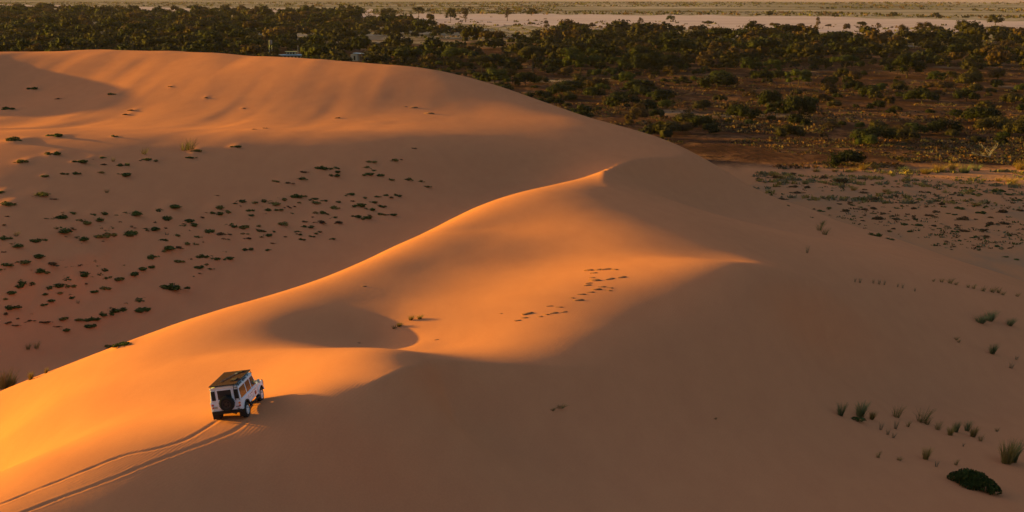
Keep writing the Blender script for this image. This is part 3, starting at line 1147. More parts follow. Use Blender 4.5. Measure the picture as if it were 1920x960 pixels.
def bush_mesh(kind, seed, n=170):
    """Low rounded bush one metre wide."""
    rng = np.random.default_rng(seed)
    lobes = []
    for _ in range(rng.integers(3, 6)):          # the main humps
        rr = rng.uniform(0.13, 0.25)
        lobes.append((rng.uniform(-0.34, 0.34), rng.uniform(-0.2, 0.2), rr * 0.35, rr, rr, rr * rng.uniform(0.7, 1.2)))
    for _ in range(rng.integers(1, 4)):          # low outliers at its skirts
        rr = rng.uniform(0.07, 0.13)
        lobes.append((rng.uniform(-0.62, 0.62), rng.uniform(-0.3, 0.3), 0.02, rr * 1.3, rr, rr * 0.8))
    P, N = crown_points(lobes, n, rng, -0.15)
    P[:, 2] = np.maximum(P[:, 2], 0.0)
    V, F = leaves_at(P, N, 0.10, rng)
    tone = np.clip(rng.normal(0.5, 0.25, n), 0, 1)
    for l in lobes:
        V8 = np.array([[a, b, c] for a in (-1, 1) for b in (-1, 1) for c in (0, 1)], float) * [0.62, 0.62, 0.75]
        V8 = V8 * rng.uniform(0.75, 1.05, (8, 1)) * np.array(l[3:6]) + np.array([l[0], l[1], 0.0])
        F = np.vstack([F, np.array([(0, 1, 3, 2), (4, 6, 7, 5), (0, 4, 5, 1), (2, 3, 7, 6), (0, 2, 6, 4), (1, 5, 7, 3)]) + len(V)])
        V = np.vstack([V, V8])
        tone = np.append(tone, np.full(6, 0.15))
    # a few woody stems so that it stands on something
    for _ in range(6):
        a = rng.uniform(0, 6.28)
        e = np.array([0.3 * math.cos(a), 0.3 * math.sin(a), rng.uniform(0.12, 0.3)])
        q = np.array([[-0.012, 0, -0.05], [0.012, 0, -0.05], [0.008 + e[0], e[1], e[2]], [-0.008 + e[0], e[1], e[2]]])
        F = np.vstack([F, np.arange(4)[None] + len(V)])
        V = np.vstack([V, q])
        tone = np.append(tone, 0.1)
    return mesh_arrays('bush', V, F, tone, KIND_MAT[kind])


def tuft_mesh(mat, seed, n=60, spread=0.35, lean=(0.18, 0.0), width=1.0):
    """Grass tuft one metre tall: narrow curved blades from one root."""
    rng = np.random.default_rng(seed)
    V, F, T = [], [], []
    for _ in range(n):
        a, d = rng.uniform(0, 6.28), rng.uniform(0, 0.13) * spread / 0.35
        base = np.array([d * math.cos(a), d * math.sin(a), -0.06])
        h = rng.uniform(0.45, 1.0)
        out = rng.uniform(0.1, 1.0) * spread
        tip = base + np.array([out * math.cos(a) + lean[0] * h, out * math.sin(a) + lean[1] * h, h])
        mid = base * 0.45 + tip * 0.55 + np.array([-0.12 * out * math.cos(a), -0.12 * out * math.sin(a), 0.08 * h])
        w = rng.uniform(0.010, 0.020) * width
        s = np.array([-math.sin(a + 1), math.cos(a + 1), 0]) * w
        k = len(V)
        V += [base - s, base + s, mid + s * 0.8, mid - s * 0.8, tip + s * 0.15, tip - s * 0.15]
        F += [[k, k + 1, k + 2, k + 3], [k + 3, k + 2, k + 4, k + 5]]
        t = rng.uniform(0, 1)
        T += [t, t]
    return mesh_arrays('grass_tuft', np.array(V), np.array(F), np.array(T), mat)


def clod_mesh(seed):
    """Wind-cut lump of bound sand, one metre long, steep on its right."""
    rng = np.random.default_rng(seed)
    bm = bmesh.new()
    bmesh.ops.create_icosphere(bm, subdivisions=2, radius=0.5)
    for v in bm.verts:
        f = 1 + 0.22 * math.sin(5 * v.co.x + seed) * math.cos(7 * v.co.y + seed * 2) + rng.uniform(-0.09, 0.09)
        v.co = Vector((v.co.x * f * (0.8 if v.co.x > 0 else 1.15), v.co.y * f * 0.7, v.co.z * f * (0.85 + 0.25 * (v.co.x > 0)) * 0.55))
    me = bpy.data.meshes.new('clod')
    bm.to_mesh(me)
    bm.free()
    me.materials.append(M_CLOD)
    me.polygons.foreach_set('use_smooth', np.ones(len(me.polygons), bool))
    return me


mc = Nodes('bound_sand', 1.0, 0.0)
M_CLOD = mc.color(mc.mix(mc.rng(mc.noise(4.0, 3), 0.4, 0.6), (0.44, 0.17, 0.075), (0.19, 0.085, 0.04)))
RNG = np.random.default_rng(7)
ORD = ['leftmost', 'second from the left', 'third from the left', 'fourth from the left', 'fifth from the left', 'sixth from the left', 'seventh from the left',
       'eighth from the left', 'ninth from the left', 'tenth from the left', 'eleventh from the left', 'twelfth from the left']


def label_all(rows, wording):
    """rows: dicts with obj, px, key (what they share). Gives each its own label: what it is, where, and its place along the row."""
    cells = {}
    for r in rows:
        cells.setdefault(r['key'], []).append(r)
    for key, rs in cells.items():
        rs.sort(key=lambda r: r['px'])
        for k, r in enumerate(rs):
            if len(rs) == 1:
                r['obj']['label'] = wording(key, 'only')
            elif k == len(rs) - 1:
                r['obj']['label'] = wording(key, 'rightmost')
            else:
                r['obj']['label'] = wording(key, ORD[k] if k < len(ORD) else ORD[-1])


def place(name, mesh, p, scale, rz, cat, group):
    o = bpy.data.objects.new(name, mesh)
    COL.objects.link(o)
    o.location = p
    o.scale = scale
    o.rotation_euler = (0, 0, rz)
    o['category'] = cat
    if group:
        o['group'] = group
    return o


# ------------------------------------------------------------------ bushes scattered over the shaded slope beyond the ridge
BUSH = {k: [bush_mesh(k, 10 * i + s) for s in range(5)] for i, k in enumerate(('dark', 'olive', 'brown'))}
D = 'dark'; O = 'olive'; B = 'brown'
BASIN = [(59, 168, 14, D), (17, 207, 17, D), (105, 257, 22, D), (30, 266, 26, O), (98, 291, 18, D), (44, 305, 18, O), (148, 306, 20, D), (168, 300, 12, B), (193, 297, 11, D), (198, 310, 12, B),
         (233, 312, 15, D), (235, 330, 21, D), (82, 332, 14, D), (122, 328, 12, D), (142, 327, 13, D), (186, 325, 11, O), (275, 302, 15, D), (291, 303, 11, O), (365, 286, 16, O), (357, 297, 13, D), (440, 277, 15, D),
         (4, 362, 14, D), (20, 385, 26, O), (68, 369, 26, O), (112, 411, 26, D), (128, 405, 20, D), (150, 417, 22, D), (158, 421, 18, O), (170, 406, 20, D), (180, 415, 18, D), (191, 403, 18, D),
         (243, 405, 26, D), (225, 407, 16, O), (219, 419, 16, D), (115, 436, 28, D), (128, 431, 14, B), (8, 449, 18, D), (28, 463, 22, D), (62, 455, 22, D), (78, 453, 14, D), (195, 433, 24, D), (207, 443, 26, O),
         (240, 444, 30, D), (182, 446, 20, O), (150, 451, 20, D), (239, 429, 18, B), (280, 433, 22, D), (303, 430, 14, B), (300, 397, 18, D), (322, 390, 24, D), (308, 415, 26, D), (287, 419, 20, B), (346, 417, 24, D),
         (355, 426, 22, D), (371, 410, 16, B), (302, 454, 24, D), (326, 445, 16, O), (312, 468, 24, D), (327, 466, 18, B), (299, 473, 16, O), (345, 460, 18, O), (366, 459, 18, O), (379, 455, 12, B), (386, 438, 24, D),
         (372, 446, 20, O), (421, 442, 22, B), (436, 426, 24, D), (452, 429, 24, O), (423, 450, 14, B), (405, 393, 24, O), (405, 404, 20, D), (391, 402, 14, D), (428, 400, 18, O), (452, 381, 22, D), (474, 382, 18, O),
         (467, 397, 16, D), (467, 406, 18, D), (461, 440, 16, O), (461, 449, 14, B), (466, 470, 14, D), (488, 380, 18, D), (512, 384, 24, O), (527, 377, 16, D), (557, 371, 20, D), (548, 388, 10, B), (586, 376, 14, D),
         (594, 382, 18, O), (605, 379, 16, D), (500, 396, 16, D), (521, 395, 14, O), (535, 388, 10, B), (632, 381, 13, D), (658, 367, 15, D), (679, 373, 13, D), (722, 368, 12, D), (730, 371, 12, B), (745, 369, 15, D),
         (707, 370, 9, D), (665, 380, 14, B), (672, 388, 19, D), (698, 381, 12, D), (716, 389, 13, D), (692, 395, 14, D), (630, 392, 18, O), (597, 402, 16, D), (610, 403, 10, B), (588, 408, 12, B), (627, 410, 12, D),
         (599, 419, 17, B), (572, 417, 12, B), (584, 418, 12, B), (631, 419, 16, B), (667, 408, 15, D), (688, 406, 13, B), (685, 411, 16, D), (720, 404, 16, O), (732, 405, 15, D), (578, 428, 16, D), (558, 436, 11, D),
         (502, 444, 18, D), (488, 435, 18, D), (508, 437, 15, D), (523, 423, 20, O), (481, 426, 14, O), (560, 441, 10, D), (567, 451, 11, D), (585, 445, 11, D), (590, 439, 9, D), (597, 436, 9, D), (503, 470, 11, D),
         (537, 445, 8, B), (511, 457, 8, B), (623, 449, 9, D), (605, 318, 20, D), (621, 319, 18, D), (630, 324, 15, D), (626, 331, 14, D), (688, 329, 17, D), (697, 322, 13, D), (710, 331, 15, D), (684, 317, 13, O),
         (696, 305, 15, O), (737, 303, 16, O), (752, 300, 9, B), (735, 338, 13, O), (763, 339, 13, O), (788, 342, 10, O), (800, 351, 9, O), (561, 338, 17, O), (535, 346, 16, B), (520, 342, 15, O), (569, 324, 13, B), (777, 279, 9, B),
         (65, 484, 24, D), (42, 493, 26, O), (13, 499, 22, D), (3, 507, 14, D), (87, 498, 24, B), (113, 491, 22, B), (135, 501, 30, B), (120, 504, 18, O), (65, 512, 22, D), (85, 513, 16, O), (145, 521, 30, D), (120, 528, 30, D),
         (100, 540, 24, D), (133, 539, 22, O), (155, 534, 12, B), (112, 551, 18, O), (80, 553, 13, D), (168, 485, 28, B), (166, 493, 20, D), (178, 499, 20, D), (187, 493, 14, D), (191, 509, 19, D), (184, 518, 20, D), (195, 524, 20, D),
         (175, 549, 15, D), (201, 543, 20, O), (220, 526, 20, O), (250, 516, 20, D), (260, 507, 20, D), (281, 503, 17, D), (286, 485, 24, D), (340, 492, 17, O), (355, 487, 14, B), (380, 484, 20, D), (400, 488, 20, D), (413, 486, 16, D),
         (426, 487, 16, D), (370, 504, 19, D), (382, 498, 14, O), (394, 505, 9, D), (372, 513, 9, B), (361, 519, 10, B), (325, 543, 32, D), (257, 568, 30, D), (260, 586, 30, D), (222, 586, 28, D), (173, 601, 24, D), (192, 592, 22, D),
         (115, 600, 20, O), (146, 601, 16, O), (166, 614, 22, D), (120, 621, 17, D), (85, 605, 15, B), (107, 613, 10, B), (40, 533, 24, D), (25, 541, 22, D), (56, 536, 14, D), (12, 552, 22, D), (20, 579, 24, D), (4, 563, 16, O),
         (90, 566, 17, D), (79, 574, 15, D), (132, 561, 15, D), (134, 553, 12, B), (52, 604, 13, B), (12, 607, 12, B), (30, 611, 10, B), (205, 652, 15, O), (230, 650, 26, D), (33, 598, 12, B), (60, 590, 12, B), (8, 590, 12, B),
         (213, 178, 13, O), (250, 208, 10, B), (239, 216, 10, B), (214, 257, 9, D), (112, 186, 8, B), (385, 184, 7, B), (455, 204, 6, B), (498, 241, 7, B), (478, 243, 6, B), (633, 222, 7, B), (320, 163, 6, B)]
for _ in range(38):        # the smallest ones between them
    px = float(RNG.uniform(0, 560))
    BASIN.append((px, float(np.clip(470 - px * 0.12 + RNG.normal(0, 48), 345, 600)), float(RNG.uniform(6, 10)), B if RNG.random() < .6 else O))
HUMPS = []
KINDWORD = {D: 'dark green', O: 'olive green', B: 'brown twiggy'}
rows = []
for px, py, w, kind in BASIN:
    p = on_dune(px, py)
    if p is None:
        continue
    wm = w * math.hypot(p[0], p[1]) / FPX
    hs = wm * RNG.uniform(0.75, 1.05) * (0.8 if kind == B else 1)
    lift = 0.12 * wm
    HUMPS.append((p[0], p[1], wm, lift * 1.2))
    o = place('dune_bush', BUSH[kind][int(RNG.integers(5))], (p[0], p[1], p[2] + lift * 0.7 - 0.03 * wm), (wm * 1.6, wm * 1.5, hs * 0.95), float(RNG.uniform(-0.5, 0.9) + 3.14 * RNG.integers(2)), 'bush', 'bushes scattered over the shaded sand basin')
    row = 'high on the sunlit back dune' if py < 250 else 'under the lit back slope' if py < 345 else 'along the top of the bush belt' if py < 395 else \
        'in the upper bush belt' if py < 425 else 'in the middle bush belt' if py < 460 else 'in the lower bush belt' if py < 505 else \
        'below the bush belt' if py < 560 else 'near the sunlit ridge'
    col = 'far left' if px < 130 else 'left' if px < 260 else 'centre left' if px < 400 else 'centre' if px < 560 else 'right'
    size = 'large' if w >= 24 else 'mid-sized' if w >= 15 else 'small'
    rows.append(dict(obj=o, px=px, key=(size, KINDWORD[kind], row, col)))
label_all(rows, lambda k, o: f"{k[0]} {k[1]} bush {k[2]}, {k[3]}, {o}".replace(', only', ''))

# sand banked up under each bush, with a tail drawn out by the wind
for bx, by, bw, amp in HUMPS:
    br, bt = math.hypot(bx, by), math.atan2(bx, by)
    i0, i1 = np.searchsorted(TH, [bt - 3.2 * bw / br, bt + 3.2 * bw / br])
    j0, j1 = np.searchsorted(RHO, [math.log(br - 2.6 * bw), math.log(br + 5.5 * bw)])
    dx, dy = XG[i0:i1, j0:j1] - bx, YG[i0:i1, j0:j1] - by
    u, v = dx - 0.05 * dy, dy
    ZG[i0:i1, j0:j1] += amp * np.exp(-(u / (0.75 * bw)) ** 2 - (v / np.where(v > 0, 2.4 * bw, 0.8 * bw)) ** 2)
co = np.stack([XG, YG, ZG], -1).astype(np.float32)
dune.data.vertices.foreach_set('co', co.ravel())
dune.data.update()

# ------------------------------------------------------------------ wind-cut lumps on the lit faces
CLODS = [clod_mesh(s) for s in range(5)]
LUMPS = [(1108, 507, 16), (1125, 506, 14), (1141, 505, 17), (1155, 506, 12), (1116, 512, 12), (1112, 521, 10), (1118, 526, 20), (1106, 531, 10), (1103, 535, 12), (1146, 523, 16), (1168, 520, 14), (1131, 538, 12),
         (1146, 540, 11), (1143, 545, 12), (1120, 543, 16), (1109, 548, 13), (1093, 552, 14), (1086, 563, 17), (1074, 559, 10), (1051, 576, 11), (1033, 574, 11), (1059, 585, 11), (1040, 587, 14), (1026, 590, 11),
         (1014, 594, 9), (991, 588, 20), (985, 596, 13), (972, 601, 12), (805, 213, 18), (776, 202, 13), (760, 200, 7), (682, 537, 9), (672, 643, 8), (820, 637, 8), (940, 588, 6), (1270, 290, 0)]
rows = []
for px, py, w in LUMPS:
    p = on_dune(px, py)
    if p is None or not w:
        continue
    wm = w * math.hypot(p[0], p[1]) / FPX
    o = place('sand_clod', CLODS[int(RNG.integers(5))], (p[0], p[1], p[2] - 0.02 * wm), (wm * 1.35, wm * 0.8, wm * RNG.uniform(0.45, 0.65)), float(RNG.uniform(-0.4, 0.4)), 'sand clod', 'wind-cut clods on the lit sand')
    row = 'atop the clod trail on the lit face' if 900 < px and py < 530 else 'midway down the clod trail on the lit face' if 900 < px and py < 570 else \
        'at the lower end of the clod trail' if px > 900 else 'on the sunlit back dune' if py < 300 else 'by the shaded hollow behind the car'
    rows.append(dict(obj=o, px=px, key=('broad' if w >= 13 else 'small', row)))
label_all(rows, lambda k, o: f"{k[0]} sand clod {k[1]}, {o}".replace(', only', ''))

# ------------------------------------------------------------------ grass tufts
TUFT = {'green': [tuft_mesh(L_GREENGRASS, s, 150, 0.42, width=0.6) for s in (1, 2, 3)], 'yellow': [tuft_mesh(L_YELLOW, s, 150, 0.42, width=0.6) for s in (4, 5, 6)],
        'pale': [tuft_mesh(L_PALE, s, 45, 0.38, width=0.6) for s in (7, 8, 9)], 'sparse': [tuft_mesh(L_OLIVE, s, 60, 0.5, width=0.6) for s in (10, 11, 12)]}
CLUMP = {'y': [tuft_mesh(leaf_material('golden_grass', (0.20, 0.115, 0.028), (0.40, 0.235, 0.06)), s, 240, 0.75, width=0.6) for s in (21, 22, 23)], 'g': [tuft_mesh(L_GREENGRASS, s, 220, 0.75, width=0.6) for s in (24, 25, 26)]}
# px, py of the foot, height in photograph pixels, width factor, kind, where
RT = 'on the shaded sand at the lower right'
GRASS = [(1576, 779, 27, 1.0, 'green', RT), (1612, 781, 32, 1.2, 'green', RT), (1634, 786, 18, 1.2, 'yellow', RT), (1680, 782, 26, 1.0, 'sparse', RT), (1651, 806, 18, .8, 'pale', RT), (1679, 804, 20, .9, 'pale', RT),
         (1664, 815, 14, .9, 'pale', RT), (1675, 821, 12, 1.3, 'pale', RT), (1702, 800, 13, 1, 'sparse', RT), (1728, 792, 32, 1.1, 'sparse', RT), (1738, 796, 16, 1, 'sparse', RT), (1758, 806, 20, .9, 'sparse', RT),
         (1792, 810, 22, 1.0, 'green', RT), (1781, 816, 18, 1.2, 'yellow', RT), (1813, 808, 22, .9, 'green', RT), (1824, 819, 22, 1.1, 'yellow', RT), (1838, 827, 15, 1, 'sparse', RT), (1869, 809, 9, 1.4, 'sparse', RT),
         (1806, 837, 9, 1, 'pale', RT), (1646, 858, 14, 1, 'sparse', RT), (1686, 863, 8, 2.4, 'sparse', RT), (1735, 861, 26, 1, 'yellow', RT), (1755, 875, 15, .9, 'pale', RT), (1792, 872, 13, 1, 'sparse', RT),
         (1886, 869, 46, 1.0, 'yellow', RT), (1897, 866, 42, 1.1, 'green', RT),
         (1838, 605, 16, 2.2, 'green', 'on the shaded right-hand slope'), (1855, 601, 20, 1.6, 'green', 'on the shaded right-hand slope'), (1893, 610, 15, 1.6, 'green', 'on the shaded right-hand slope'),
         (1860, 663, 22, 1.1, 'green', 'on the shaded right-hand slope'), (1792, 637, 7, 1.8, 'sparse', 'on the shaded right-hand slope'), (1797, 642, 6, 1.6, 'sparse', 'on the shaded right-hand slope'),
         (1895, 690, 14, 1.3, 'pale', 'on the shaded right-hand slope'), (1905, 674, 10, 1.3, 'pale', 'on the shaded right-hand slope')]
for px, py, h in ((1603, 529, 10), (1612, 530, 12), (1637, 531, 11), (1648, 533, 12), (1658, 534, 11), (1683, 538, 9), (1692, 540, 10), (1715, 546, 8)):
    GRASS.append((px, py, h, .8, 'pale', 'along the shaded crest'))
for px, py, h in ((1750, 528, 6), (1765, 529, 9), (1781, 531, 11), (1792, 534, 7), (1815, 539, 7), (1825, 541, 9), (1843, 546, 10), (1860, 548, 12), (1872, 549, 11), (1880, 553, 8), (1907, 556, 8)):
    GRASS.append((px, py, h, 1.4, 'sparse', 'along the right-hand crest'))
GRASS += [(8, 728, 38, 1.2, 'yellow', 'on the ridge at the left edge'), (22, 724, 22, 1.2, 'yellow', 'on the ridge at the left edge'), (57, 712, 18, 1, 'yellow', 'on the ridge at the left edge'), (86, 700, 12, 1, 'yellow', 'on the ridge at the left edge'),
          (1050, 765, 9, 3.0, 'sparse', 'on the dark slope at the centre'), (1036, 770, 7, 2.2, 'sparse', 'on the dark slope at the centre'), (1341, 786, 4, 2.5, 'sparse', 'on the dark slope at the centre'),
          (770, 600, 10, 1.8, 'yellow', 'on the lip of the shaded hollow'), (786, 598, 9, 2.0, 'yellow', 'on the lip of the shaded hollow'), (748, 612, 9, 2.0, 'yellow', 'on the lip of the shaded hollow'), (739, 616, 8, 1.8, 'sparse', 'on the lip of the shaded hollow'),
          (1536, 432, 18, 1.2, 'sparse', 'at the foot of the slip face'), (1546, 440, 14, 1.3, 'sparse', 'at the foot of the slip face'), (1541, 421, 9, 1.5, 'sparse', 'at the foot of the slip face'), (1513, 474, 17, .7, 'pale', 'at the foot of the slip face'),
          (345, 282, 20, 1.2, 'sparse', 'under the lit back slope'), (357, 281, 24, 1.1, 'sparse', 'under the lit back slope'), (270, 289, 14, 1.2, 'sparse', 'under the lit back slope'),
          (212, 303, 9, 1.2, 'sparse', 'under the lit back slope'), (30, 444, 12, 1.3, 'sparse', 'beside the bush belt'), (200, 361, 8, 1.6, 'sparse', 'beside the bush belt'), (312, 445, 14, .9, 'pale', 'beside the bush belt'),
          (52, 655, 14, 1.0, 'sparse', 'low in the basin by the ridge'), (68, 653, 16, 1.0, 'sparse', 'low in the basin by the ridge'), (146, 570, 10, 1.1, 'pale', 'low in the basin by the ridge'),
          (68, 371, 10, 2.4, 'sparse', 'beside the bush belt')]
GW = {'green': 'green', 'yellow': 'yellow-green', 'pale': 'pale wispy', 'sparse': 'thin dark'}
rows = []
for px, py, h, wf, kind, where in GRASS:
    p = on_dune(px, py) or on_ground(px, py)
    hm = h * math.hypot(p[0], p[1]) / FPX * 1.1
    o = place('grass_tuft', TUFT[kind][int(RNG.integers(3))], p, (hm * wf, hm * wf, hm), float(RNG.uniform(-0.6, 0.6)), 'grass tuft', 'grass tufts growing out of the sand')
    rows.append(dict(obj=o, px=px, key=('tall' if h >= 20 else 'short', GW[kind], where)))
label_all(rows, lambda k, o: f"{k[0]} {k[1]} tuft {k[2]}, {o}".replace(', only', ''))

# the big dark bush at the lower right and a small dark leaf clump added for the shadowed hole by the grass
def rebush(seed, n, lobes, leaf, mat):
    rng = np.random.default_rng(seed)
    P, N = crown_points(lobes, n, rng, -0.3)
    P[:, 2] = np.maximum(P[:, 2], -0.05)
    V, F = leaves_at(P, N, leaf, rng)
    return mesh_arrays('bush', V, F, np.clip(rng.normal(.4, .25, n), 0, 1), mat)


p = on_dune(1826, 912)
L_BLACK = leaf_material('blackish_green_leaves', (0.016, 0.024, 0.005), (0.06, 0.075, 0.016))
m = rebush(5, 3800, [(-1.35, .5, .35, .75, .6, .6), (-.6, .1, .6, .9, .8, .75), (.2, -.1, .55, .95, .8, .75), (.95, -.5, .4, .85, .7, .6), (1.5, -.9, .25, .6, .55, .45), (-.2, -.6, .3, .9, .6, .5)], 0.13, L_BLACK)
o = place('leafy_clump', m, (p[0], p[1], p[2] - 0.15), (0.9, 0.9, 1.0), -0.35, 'bush', None)
o['label'] = 'big dense dark green bush, the largest on the sand, at the lower right'
p = on_dune(1609, 789)
m = rebush(6, 300, [(-.25, 0, .1, .35, .3, .25), (.2, -.1, .1, .4, .3, .22)], 0.09, L_DARK)
o = place('leafy_clump', m, p, (1, 1, .9), -0.2, 'bush', None)
o['label'] = 'blackish leaf clump standing in for the shadowed hole beneath the second green lower-right tuft'

# ------------------------------------------------------------------ shrubs and grassy hummocks on the sandy flat at the right
FLAT = [(1575, 342, 40, 'olive'), (1545, 334, 22, 'brown'), (1488, 327, 22, 'brown'), (1458, 334, 26, 'brown'), (1420, 336, 16, 'brown'), (1438, 334, 12, 'brown'), (1512, 352, 20, 'brown'), (1487, 351, 22, 'olive'), (1500, 362, 28, 'olive'),
        (1470, 374, 24, 'olive'), (1605, 375, 40, 'olive'), (1640, 376, 36, 'olive'), (1700, 370, 24, 'olive'), (1725, 375, 20, 'olive'), (1620, 362, 20, 'olive'), (1585, 396, 20, 'olive'), (1536, 396, 16, 'dark'), (1554, 391, 16, 'olive'),
        (1640, 392, 24, 'brown'), (1655, 402, 22, 'brown'), (1620, 394, 18, 'olive'), (1740, 405, 26, 'brown'), (1755, 398, 20, 'brown'), (1680, 411, 26, 'brown'), (1647, 411, 24, 'brown'), (1720, 423, 22, 'dark'), (1750, 424, 16, 'brown'),
        (1790, 435, 16, 'dark'), (1810, 434, 20, 'brown'), (1840, 432, 24, 'brown'), (1805, 412, 30, 'brown'), (1855, 422, 30, 'brown'), (1885, 420, 26, 'brown'), (1880, 398, 24, 'olive'), (1840, 400, 22, 'olive'), (1830, 365, 20, 'dark'),
        (1870, 360, 26, 'dark'), (1890, 365, 22, 'dark'), (1905, 376, 20, 'dark'), (1910, 395, 22, 'olive'), (1765, 383, 24, 'brown'), (1800, 392, 22, 'olive'), (1640, 442, 26, 'dark'), (1668, 449, 20, 'dark'), (1870, 462, 18, 'dark'), (1885, 482, 16, 'dark'),
        (1905, 487, 16, 'dark'), (1850, 443, 16, 'brown'), (1900, 440, 16, 'brown'), (1575, 383, 14, 'brown'), (1710, 392, 18, 'brown'), (1520, 375, 16, 'olive'), (1560, 372, 14, 'olive'), (1785, 365, 16, 'brown'), (1478, 386, 9, 'dark'), (1522, 408, 8, 'dark')]
for _ in range(150):
    px, py = float(RNG.uniform(1450, 1920)), float(RNG.uniform(345, 470))
    if py < 345 + (1560 - px) * 0.6 or (px - 1500) * 0.3 + 375 < py - 10:
        continue
    FLAT.append((px, py, float(RNG.uniform(7, 15)), ('dark', 'olive', 'brown', 'brown')[int(RNG.integers(4))]))
rows = []
for px, py, w, kind in FLAT:
    if kind == 'olive' and RNG.random() < 0.6:
        kind = 'brown' if RNG.random() < 0.6 else 'dark'
    p = on_ground(px, py)
    wm = w * math.hypot(p[0], p[1]) / FPX
    o = place('flat_shrub', BUSH[kind][int(RNG.integers(5))], (p[0], p[1], p[2] - 0.02), (wm * 1.0, wm * 0.9, wm * RNG.uniform(0.4, 0.65)), float(RNG.uniform(0, 6.28)), 'shrub', 'low shrubs on the sandy flat beyond the dune')
    row = 'at the back of the flat' if py < 365 else 'mid-way across the flat' if py < 395 else 'at the front of the flat' if py < 425 else 'at the foot of the dune'
    col = 'left' if px < 1600 else 'middle' if px < 1700 else 'right' if px < 1810 else 'far right'
    rows.append(dict(obj=o, px=px, key=('broad' if w >= 22 else 'mid-sized' if w >= 13 else 'small', KINDWORD[kind], row, col)))
label_all(rows, lambda k, o: f"{k[0]} {k[1]} shrub {k[2]}, {k[3]}, {o}".replace(', only', ''))
rows = []
for px, py, w, h, kind in ((1465, 335, 26, 9, 'y'), (1510, 345, 20, 8, 'g'), (1570, 340, 34, 12, 'g'), (1618, 318, 24, 14, 'y'), (1640, 317, 22, 13, 'y'), (1600, 321, 20, 9, 'y'), (1690, 320, 26, 10, 'g'), (1735, 326, 30, 14, 'y'), (1760, 322, 34, 17, 'y'),
                           (1785, 318, 24, 15, 'y'), (1808, 324, 30, 20, 'g'), (1830, 320, 24, 14, 'g'), (1895, 344, 30, 14, 'y'), (1912, 318, 26, 20, 'y'), (1905, 350, 22, 10, 'y'), (1700, 336, 16, 8, 'g'), (1450, 330, 20, 8, 'y'), (1530, 322, 22, 8, 'y'),
                           (1660, 360, 18, 8, 'y'), (1830, 386, 26, 9, 'y'), (1600, 357, 18, 9, 'y'), (1780, 350, 18, 8, 'g'), (1565, 322, 18, 7, 'y'), (1872, 340, 18, 8, 'y')):
    p = on_ground(px, py)
    hm, k = h * math.hypot(p[0], p[1]) / FPX, w / h
    o = place('grass_clump', CLUMP[kind][int(RNG.integers(3))], p, (hm * k * 0.75, hm * k * 0.75, hm * 1.0), float(RNG.uniform(-.6, .6)), 'grass clump', 'grass clumps on the sandy flat')
    rows.append(dict(obj=o, px=px, key=('broad' if w >= 24 else 'small', 'sunlit yellow' if kind == 'y' else 'green', 'at the back of the flat' if py < 332 else 'out on the flat')))
label_all(rows, lambda k, o: f"{k[0]} {k[1]} grass clump {k[2]}, {o}".replace(', only', ''))
# ------------------------------------------------------------------ trees of the river forest
T_GREEN = leaf_material('tree_leaves_green', (0.009, 0.010, 0.003), (0.036, 0.034, 0.010), 0.2)
T_OLIVE = leaf_material('tree_leaves_olive', (0.022, 0.017, 0.007), (0.068, 0.048, 0.018), 0.2)
T_RUST = leaf_material('tree_leaves_rust', (0.03, 0.017, 0.008), (0.095, 0.048, 0.021), 0.2)
T_BRIGHT = leaf_material('tree_leaves_fresh', (0.022, 0.026, 0.006), (0.07, 0.07, 0.017), 0.25)
TREEMAT = {'green': T_GREEN, 'olive': T_OLIVE, 'rust': T_RUST, 'fresh': T_BRIGHT}


